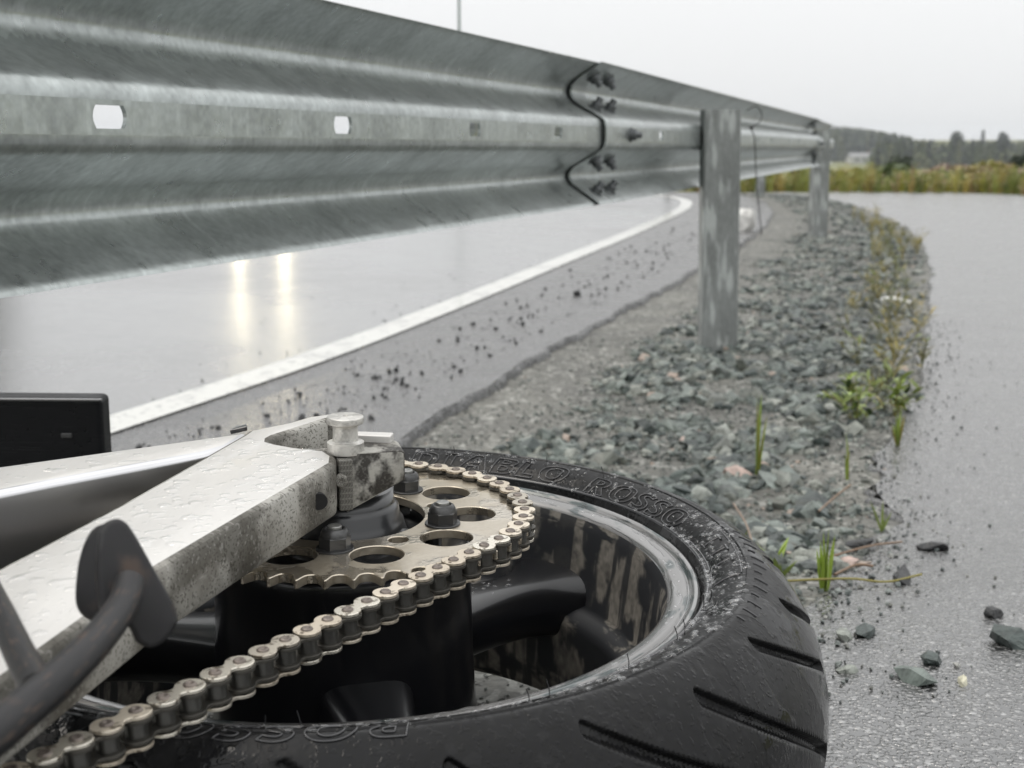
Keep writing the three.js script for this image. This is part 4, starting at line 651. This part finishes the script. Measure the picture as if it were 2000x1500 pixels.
stem([[0.480, 0.004, -2.03], [0.522, 0.012, -2.10], [0.559, 0.02, -2.15]], 0.0018, leafDry, 'straight brown twig lying on the coarse stones');
{ // taller weeds standing in a row along the edge
  const r = rng(61), where = [[0.72, -2.75], [0.76, -2.95], [0.83, -2.85], [0.86, -3.1], [0.95, -3.3], [0.93, -3.55], [1.04, -3.6], [1.10, -3.95], [1.18, -4.1], [1.25, -4.4], [1.22, -4.75], [1.36, -4.7], [1.40, -5.1], [1.50, -5.3], [1.52, -5.7], [1.66, -5.8], [1.72, -6.2], [1.80, -6.5], [1.86, -6.9], [2.0, -7.1], [2.05, -7.6], [2.2, -7.9], [2.3, -8.4], [2.45, -8.9], [2.55, -9.5], ...Array.from({ length: 22 }, () => { const z = -2.7 - 8.5 * Math.pow(r(), 0.9); return [xPathEdge0(z) - 0.03 - 0.26 * r() * (0.6 + 0.06 * -z), z]; }), [2.35, -8.0], [1.95, -6.7], [1.6, -5.4], [1.28, -4.2], [1.07, -3.45]];
  const W = ['yellowing weed with thin stalks', 'olive weed with thin leaves', 'low green weed with broad leaves'];
  where.forEach(([x, z], i) => {
    const t = group('weed'), kind = i === 0 || i === 1 || i === 2 ? 2 : i % 2; t.position.set(x, vergeY(x, z) - 0.003, z);
    const h = kind === 2 ? 0.09 : 0.07 + 0.10 * r(), n = 6 + Math.floor(r() * 5), stalk = [];
    for (let k = 0; k < n; k++) {
      const a = r() * 6.283, s = 0.07 * r(), hh = h * (0.4 + 0.6 * r()), tip = V(Math.cos(a) * s, hh, Math.sin(a) * s);
      stalk.push(new THREE.TubeGeometry(new THREE.CatmullRomCurve3([V(0, 0, 0), tip.clone().multiplyScalar(0.5).add(V(0, 0.01, 0)), tip]), 6, 0.0009, 4));
      for (let q = 0; q < (kind === 2 ? 5 : 4); q++) { const b = tip.clone().multiplyScalar(0.25 + 0.75 * r()), aa = r() * 6.283, l = kind === 2 ? 0.03 : 0.016 + 0.018 * r(); mesh('leaf', blade(b, b.clone().add(V(Math.cos(aa) * l, l * (r() - 0.15), Math.sin(aa) * l)), l * (kind === 2 ? 0.42 : 0.25), 0.1, k * 9 + q + i), [[leafYellow, leafStraw, leafYellow], [leafOlive, leafMid, leafYellow], [leafMid, leafDark, leafBright]][kind][Math.floor(r() * 3)], t); }
    }
    mesh('stalks', merge(stalk), kind === 1 ? leafOlive : leafYellow, t);
    tag(t, i < 3 ? `${W[2]} ${['at the clump of coarse stones', 'behind the dense short grass clump', 'right at the asphalt lip of the footpath'][i]}` : `${h > 0.125 ? 'tall ' : h < 0.095 ? 'low ' : ''}${W[kind]} at the footpath edge ${z > -3.4 ? 'short of the near guardrail post' : z > -4.6 ? 'opposite the near guardrail post' : z > -6.4 ? 'past the near guardrail post' : z > -8.2 ? 'before the second guardrail post' : 'beside the second guardrail post'}`, 'weed', 'weeds along the footpath edge');
  });
}
/* tall roadside grass and flowers where the road drops away */
{
  const r = rng(88), tg = (seed) => { const q = rng(seed), g = []; for (let k = 0; k < 9; k++) { const a = q() * 6.283, s = 0.10 * q(), h = 0.5 + 0.5 * q(); g.push(blade(V((q() - 0.5) * 0.08, 0, (q() - 0.5) * 0.08), V(Math.cos(a) * s * 2, h, Math.sin(a) * s * 2), 0.012 + 0.012 * q(), 0.05, seed + k)); if (q() < 0.7) { const b = V(Math.cos(a) * s, h * (0.5 + 0.4 * q()), Math.sin(a) * s); for (let m = 0; m < 4; m++) { const t = q() * 6.283; g.push(blade(b, b.clone().add(V(Math.cos(t) * 0.10, 0.06 * q(), Math.sin(t) * 0.10)), 0.035, 0.05, seed + m * 3)); } } } return merge(g); };
  const geos = [1, 2, 3].map((k) => tg(k * 31)), tones = [[0.26, 0.25, 0.045], [0.17, 0.19, 0.04], [0.30, 0.24, 0.07], [0.13, 0.16, 0.04], [0.24, 0.17, 0.09], [0.20, 0.22, 0.05]];
  const lists = [[], [], []];
  for (let k = 0; k < 3600; k++) {
    const z = -15.5 - 13 * Math.pow(r(), 1.3), lo = xPathFar(z) - 3.2 * sstep(-17.2, -19, z), x = lo - 0.15 + (z < -17 ? 13 : 9) * r() * (0.6 + 0.4 * r());
    if (x < xPathFar(z) + 0.1 && z > -17.6) continue;
    const gap = vnoise(x * 1.1, z * 0.9, 9999, 9999, 44), h = (0.16 + 0.34 * r() + 0.32 * sstep(0.45, 0.8, gap)) * (1 + 0.3 * sstep(6, 9, x));
    lists[k % 3].push([x, z, h, r(), r() * 6.28]);
  }
  const g = group('roadside_grass');
  lists.forEach((l, k) => {
    const im = new THREE.InstancedMesh(geos[k], leafMat(1, 1, 1), l.length), d = new THREE.Object3D(), c = new THREE.Color();
    l.forEach(([x, z, h, t, a], i) => { d.position.set(x, height(x, z) - 0.05, z); d.rotation.set(0, a, 0); d.scale.set(0.7, h * 0.66, 0.7); d.updateMatrix(); im.setMatrixAt(i, d.matrix); im.setColorAt(i, c.setRGB(...tones[Math.floor(t * 5.99)].map((q) => q * 1.6))); });
    im.name = 'grass_blades'; im.castShadow = im.receiveShadow = true; g.add(im);
  });
  stuff(g); tag(g, 'tall yellow green grass and wildflowers past the bend', 'grass');
}
/* ---------- trees, hill, houses ---------- */
const barkMat = std({ color: lin(0.09, 0.07, 0.05), roughness: 0.9 });
function leafCloud(n, rx, ry, rz, size, seed, pine) {
  const r = rng(seed), pos = [], nor = [], idx = [];
  for (let k = 0; k < n; k++) {
    let x, y, z;
    if (pine) { const t = Math.pow(r(), 0.8), tier = 0.75 + 0.25 * Math.sin(t * 46), rad = (1 - t) * rx * tier * (0.35 + 0.65 * Math.sqrt(r())), a = r() * 6.283; x = Math.cos(a) * rad; z = Math.sin(a) * rad * rz / rx; y = (t * 2 - 1) * ry - 0.10 * rad; }
    else { const a = r() * 6.283, u = r() * 2 - 1, q = Math.cbrt(0.2 + 0.8 * r()), lump = 0.72 + 0.4 * vnoise(a * 1.6 + 9, u * 2.4 + 5, 999, 999, seed), s = Math.sqrt(1 - u * u); x = Math.cos(a) * s * rx * q * lump; y = u * ry * q * lump; z = Math.sin(a) * s * rz * q * lump; }
    const s = size * (0.6 + 0.8 * r()), a = V(r() - 0.5, (r() - 0.5) * 0.7, r() - 0.5).normalize().multiplyScalar(s), b = V(r() - 0.5, (r() - 0.5), r() - 0.5).normalize().multiplyScalar(s * 0.7), m = pos.length / 3;
    pos.push(x - a.x, y - a.y, z - a.z, x + b.x, y + b.y, z + b.z, x + a.x, y + a.y, z + a.z, x - b.x, y - b.y, z - b.z); idx.push(m, m + 1, m + 2, m, m + 2, m + 3);
  }
  const g = new THREE.BufferGeometry(); g.setAttribute('position', new THREE.Float32BufferAttribute(pos, 3)); g.setIndex(idx); g.computeVertexNormals(); g.setAttribute('uv', new THREE.Float32BufferAttribute(new Float32Array(pos.length / 3 * 2), 2)); return g;
}
const trunkGeo = (h, r0) => { const g = new THREE.CylinderGeometry(r0 * 0.35, r0, h, 7, 4); g.translate(0, h / 2, 0); const q = [g]; for (let k = 0; k < 5; k++) { const b = new THREE.CylinderGeometry(r0 * 0.1, r0 * 0.22, h * 0.4, 5); b.translate(0, h * 0.2, 0); b.rotateZ(0.9); b.rotateY(k * 1.26); b.translate(0, h * (0.45 + 0.1 * k), 0); q.push(b); } return merge(q); };
function tree(x, z, h, w, pine, mat, label, seed, n = 900, name = pine ? 'spruce_tree' : 'broadleaf_tree', grp = 'trees across the valley') {
  const t = group(name); t.position.set(x, height(x, z) - 0.1, z); mesh('trunk', trunkGeo(h * 0.8, h * 0.02), barkMat, t);
  const c = mesh('crown', leafCloud(n, w, pine ? h * 0.47 : h * 0.40, w, h * (pine ? 0.035 : 0.045), seed, pine), mat, t); c.position.y = h * (pine ? 0.53 : 0.58); tag(t, label, 'tree', grp); return t;
}
const crownA = leafMat(0.045, 0.065, 0.03), crownB = leafMat(0.075, 0.10, 0.035), crownC = leafMat(0.03, 0.045, 0.028);
{ // shrubs just past the crest
  const sh = (x, z, h, w, mat, label, seed) => { const t = group('shrub'); t.position.set(x, height(x, z) - 0.05, z); mesh('stems', trunkGeo(h * 0.7, 0.02), barkMat, t); const c = mesh('foliage', leafCloud(1500, w, h * 0.5, w, 0.045, seed), mat, t); c.position.y = h * 0.55; tag(t, label, 'shrub'); };
  sh(6.85, -24, 0.72, 0.29, crownA, 'round dark green shrub standing above the roadside grass', 12);
  sh(8.95, -23.8, 0.72, 0.34, crownC, 'dark bush with ragged top at the far edge of the footpath', 13);
  const wild = [[3.6, -19.5, 0.42, 0.3, 0], [4.4, -20.2, 0.5, 0.35, 1], [5.2, -20.5, 0.42, 0.4, 0], [5.9, -21, 0.55, 0.35, 2], [6.4, -20.2, 0.40, 0.4, 1], [7.1, -20.8, 0.50, 0.4, 3], [7.6, -21.5, 0.62, 0.4, 0], [8.0, -20.5, 0.52, 0.45, 4], [8.5, -21.2, 0.66, 0.35, 0], [7.3, -22.5, 0.6, 0.5, 4], [6.2, -22.2, 0.5, 0.4, 3], [5.0, -22, 0.5, 0.4, 2]];
  const wm = [leafMat(0.27, 0.26, 0.05), leafMat(0.16, 0.19, 0.05), leafMat(0.10, 0.14, 0.045), leafMat(0.25, 0.20, 0.09), leafMat(0.34, 0.25, 0.20)], wn = ['yellow green wildflower clump', 'mid green leafy clump', 'dark green leafy clump', 'brown and yellow seed head clump', 'pinkish beige seed head clump'];
  const spots = ['near the guardrail bend', 'with a second clump behind it', 'low beside the path', 'rising between lower clumps', 'in front of the round dark shrub', 'just past the round dark shrub', 'tall among pale seed heads', 'spread in front of the ragged dark bush', 'tallest of the roadside clumps', 'behind the pale seed heads', 'set back behind the grass', 'half hidden behind the grass'];
  wild.forEach(([x, z, h, w, k], i) => sh(x, z, h * 0.8 + 0.04, w, wm[k], `${wn[k]} ${spots[i]}`, 200 + i));
  sh(9.7, -24.5, 0.7, 0.5, crownA, 'broad green bush beside the ragged dark bush', 14);
}
{ // wooded hill: a mass of trees seen from half a kilometre and more
  const r = rng(505), forms = [leafCloud(260, 2.6, 6.5, 2.6, 0.75, 21, true), leafCloud(300, 4.0, 4.6, 4.0, 0.9, 22, false), leafCloud(240, 2.1, 7.0, 2.1, 0.7, 23, true)];
  const lists = [[], [], []], top = (az) => { // ridge height above eye level, by direction
    const P = [[0.13, 8], [0.225, 13.2], [0.245, 13], [0.265, 10.6], [0.281, 8.5], [0.292, 6.2], [0.300, 3.6], [0.31, 4], [0.32, 2.4], [0.33, 4.4], [0.345, 4.2], [0.37, 4], [0.40, 1], [0.6, 6]]; for (let i = 0; i < P.length - 1; i++) if (az <= P[i + 1][0]) return lerp(P[i][1], P[i + 1][1], clamp((az - P[i][0]) / (P[i + 1][0] - P[i][0]))); return 6; };
  for (let k = 0; k < 5200; k++) {
    const az = lerp(0.12, 0.50, r()), z = -lerp(560, 1150, Math.pow(r(), 0.8)), x = -az * z, s = 0.75 + 0.5 * r(), form = r() < 0.55 ? 0 : r() < 0.6 ? 1 : 2;
    if (az < 0.268 && z > -700 ) continue;
    const y = height(x, z), H = (form === 1 ? 9 : 13.5) * s, cap = top(az) * (-z) / 900 + 0.6;
    if (y + H > cap + 0.6 || y + H < cap - 26) continue;
    lists[form].push([x, y, z, s, r()]);
  }
  for (let k = 0; k < 700; k++) { const az = lerp(0.268, 0.5, r()), z = -lerp(430, 620, r()), x = -az * z, s = 0.5 + 0.4 * r(); const y = height(x, z), H = 12 * s; if (y + H > top(az) * -z / 900 - 0.2) continue; lists[k % 3].push([x, y, z, s, r()]); }
  for (let k = 0; k < 500; k++) { const az = lerp(-0.045, 0.055, r()), z = -lerp(600, 800, r()), x = az * -z; lists[k % 3].push([x, height(x, z) - 2, z, 1.05 + 0.3 * r(), r()]); }
  const wood = group('hillside_wood'); 
  const tone = [[0.065, 0.085, 0.045], [0.10, 0.125, 0.055], [0.048, 0.062, 0.040], [0.13, 0.145, 0.065]];
  lists.forEach((l, k) => { const im = new THREE.InstancedMesh(forms[k], std({ color: 0xffffff, roughness: 0.9, side: THREE.DoubleSide }), l.length), d = new THREE.Object3D(), c = new THREE.Color(); l.forEach(([x, y, z, s, t], i) => { d.position.set(x, y + (k === 1 ? 4.6 : 6.6) * s, z); d.rotation.set(0, t * 6.28, 0); d.scale.set(s * (0.85 + 0.4 * t), s, s * (0.85 + 0.4 * t)); d.updateMatrix(); im.setMatrixAt(i, d.matrix); im.setColorAt(i, c.setRGB(...tone[Math.floor(t * 3.99)])); }); im.name = 'tree_crowns'; wood.add(im); });
  stuff(wood); tag(wood, 'hazy wooded hillside beyond the valley', 'forest');
  // taller trees that stand out against the sky
  tree(0.327 * 520, -520, 16.4, 3.0, false, crownA, 'tall dark tree with a blunt top standing out of the far treeline', 71, 700);
  tree(0.346 * 540, -540, 16.0, 2.8, true, crownC, 'pointed conifer in the middle of the three tall far trees', 72, 700);
  tree(0.361 * 530, -530, 15.6, 2.9, false, crownC, 'rounded dark tree at the end of the tall far treeline', 73, 700);
  tree(0.353 * 500, -500, 11, 2.9, true, crownA, 'shorter spruce between the tall far trees', 74, 600);
  const mapleF = std({ color: lin(0.17, 0.20, 0.08), roughness: 1, map: grassGroundMap }); const fg = new THREE.PlaneGeometry(40, 60, 12, 12); fg.rotateX(-Math.PI / 2); { const p = fg.attributes.position; for (let i = 0; i < p.count; i++) { const x = p.getX(i) + 138, z = p.getZ(i) - 560; p.setXYZ(i, x, height(x, z) + 0.4, z); } fg.computeVertexNormals(); } structure(tag(mesh('meadow', fg, std({ color: lin(0.26, 0.30, 0.11), roughness: 1 })), 'light green meadow below the wooded hill', 'meadow'));
  const house = (x, z, w, d, h, wallC, roofC, label, turn) => {
    const g = group('house'); g.position.set(x, height(x, z), z); g.rotation.y = turn; mesh('wall', at(new THREE.BoxGeometry(w, h, d), 0, h / 2, 0), std({ color: wallC, roughness: 0.8 }), g);
    const s = new THREE.Shape([new THREE.Vector2(-d / 2 - 0.5, 0), new THREE.Vector2(d / 2 + 0.5, 0), new THREE.Vector2(0, h * 0.6)]), q = new THREE.ExtrudeGeometry(s, { depth: w + 0.8, bevelEnabled: false }); q.translate(0, 0, -w / 2 - 0.4); q.rotateY(Math.PI / 2); q.translate(0, h + 0.003, 0); const roof = mesh('roof', q, std({ color: roofC, roughness: 0.7 }), g); mesh('chimney', at(new THREE.BoxGeometry(0.8, 2.2, 0.8), w * 0.2, h + h * 0.6, 0.3), std({ color: lin(0.2, 0.12, 0.1), roughness: 0.9 }), roof);
    for (const k of [-0.3, 0, 0.3]) mesh('window', at(new THREE.BoxGeometry(1.3, 1.2, 0.1), k * w, h * 0.55, d / 2 + 0.06), std({ color: lin(0.03, 0.035, 0.04), roughness: 0.1 }), g);
    tag(g, label, 'house', 'houses in the valley');
  };
  house(0.258 * 690, -690, 14, 8, 3.2, lin(0.5, 0.5, 0.48), lin(0.24, 0.24, 0.24), 'low pale house at the top of the meadow', 0.1);
  house(0.295 * 640, -640, 13, 8, 3.4, lin(0.55, 0.54, 0.52), lin(0.42, 0.42, 0.42), 'white house with light roof among the trees', -0.3);
  house(0.306 * 600, -600, 12, 8, 3.4, lin(0.7, 0.69, 0.67), lin(0.5, 0.5, 0.5), 'bright white house below the far treeline', 0.2);
}
/* lamp mast far down the road */
{
  const g = group('lamp_mast'); g.position.set(-1.76, height(-1.76, -46), -46);
  mesh('mast', at(new THREE.CylinderGeometry(0.035, 0.06, 9, 14), 0, 4.5, 0), std({ color: lin(0.22, 0.27, 0.26), metalness: 0.5, roughness: 0.5 }), g);
  mesh('arm', new THREE.TubeGeometry(new THREE.CatmullRomCurve3([V(0, 8.9, 0), V(-0.2, 9.4, 0), V(-1.4, 9.6, 0)]), 20, 0.035, 8), std({ color: lin(0.22, 0.27, 0.26), metalness: 0.5, roughness: 0.5 }), g);
  mesh('lamp_head', at(new RoundedBoxGeometry(0.7, 0.12, 0.26, 2, 0.04), -1.7, 9.6, 0), std({ color: lin(0.3, 0.3, 0.3), roughness: 0.5 }), g);
  tag(g, 'slim grey lamp mast rising behind the guardrail', 'lamp post');
}
/* spruce beside the road, mirrored in the wet asphalt */
tree(-13.6, -32, 11, 2.3, true, crownC, 'dark spruce standing across the road behind the guardrail', 91, 3200, 'spruce_tree', 'roadside trees');
tree(-16.6, -36, 13, 2.6, true, crownC, 'taller spruce behind the dark one across the road', 92, 3200, 'spruce_tree', 'roadside trees');
/* oncoming car with its headlamps lit */
{
  const car = group('car'); const cx = -6.9, cz = -37; car.position.set(cx, height(cx, cz), cz); car.rotation.y = 0.18;
  const body = new THREE.Shape(); body.moveTo(-2.1, 0.28); body.lineTo(2.05, 0.28); body.quadraticCurveTo(2.2, 0.35, 2.15, 0.62); body.quadraticCurveTo(2.0, 0.86, 1.2, 0.93); body.lineTo(-1.95, 0.95); body.quadraticCurveTo(-2.2, 0.8, -2.1, 0.28);
  const bg = new THREE.ExtrudeGeometry(body, { depth: 1.6, bevelEnabled: true, bevelThickness: 0.08, bevelSize: 0.05, bevelSegments: 3 }); bg.translate(0, 0, -0.8); bg.rotateY(-Math.PI / 2);
  mesh('body', bg, phys({ color: lin(0.05, 0.055, 0.065), metalness: 0.5, roughness: 0.3, clearcoat: 1 }), car);
  const cab = new THREE.Shape(); cab.moveTo(-1.7, 0.9); cab.lineTo(1.0, 0.9); cab.quadraticCurveTo(0.5, 1.38, 0.1, 1.44); cab.lineTo(-1.0, 1.44); cab.quadraticCurveTo(-1.5, 1.35, -1.7, 0.9);
  const cg = new THREE.ExtrudeGeometry(cab, { depth: 1.3, bevelEnabled: true, bevelThickness: 0.08, bevelSize: 0.03, bevelSegments: 2 }); cg.translate(0, 0, -0.65); cg.rotateY(-Math.PI / 2); mesh('cabin_glass', cg, phys({ color: lin(0.01, 0.012, 0.014), roughness: 0.08 }), car);
  for (const [x, z] of [[-0.78, 1.35], [0.78, 1.35], [-0.78, -1.35], [0.78, -1.35]]) { const w = mesh('wheel', at(new THREE.CylinderGeometry(0.31, 0.31, 0.22, 24), x, 0.31, z, 0, 0, Math.PI / 2), std({ color: lin(0.015, 0.015, 0.015), roughness: 0.8 }), car); mesh('wheel_rim', at(new THREE.CylinderGeometry(0.19, 0.19, 0.235, 18), x, 0.31, z, 0, 0, Math.PI / 2), std({ color: lin(0.4, 0.4, 0.4), metalness: 0.8, roughness: 0.3 }), w); }
  for (const x of [-0.58, 0.58]) {
    const l = mesh('headlight', at(new THREE.SphereGeometry(0.11, 20, 12), x, 0.66, 2.12), std({ color: 0xffffff, emissive: lin(1, 0.97, 0.82), emissiveIntensity: 8, roughness: 0.2 }), car); l.scale.set(1, 1, 1);
    const s = new THREE.SpotLight(0xfff0c8, 8, 0, 0.30, 0.6, 2); s.position.set(x, 0.66, 2.36); s.target.position.set(x + 1.0, 0.3, 30); s.castShadow = true; s.shadow.radius = 5; car.add(s, s.target);
  }
  tag(car, 'dark car approaching on the wet road with both headlamps lit', 'car');
}
renderer.render(scene, camera);
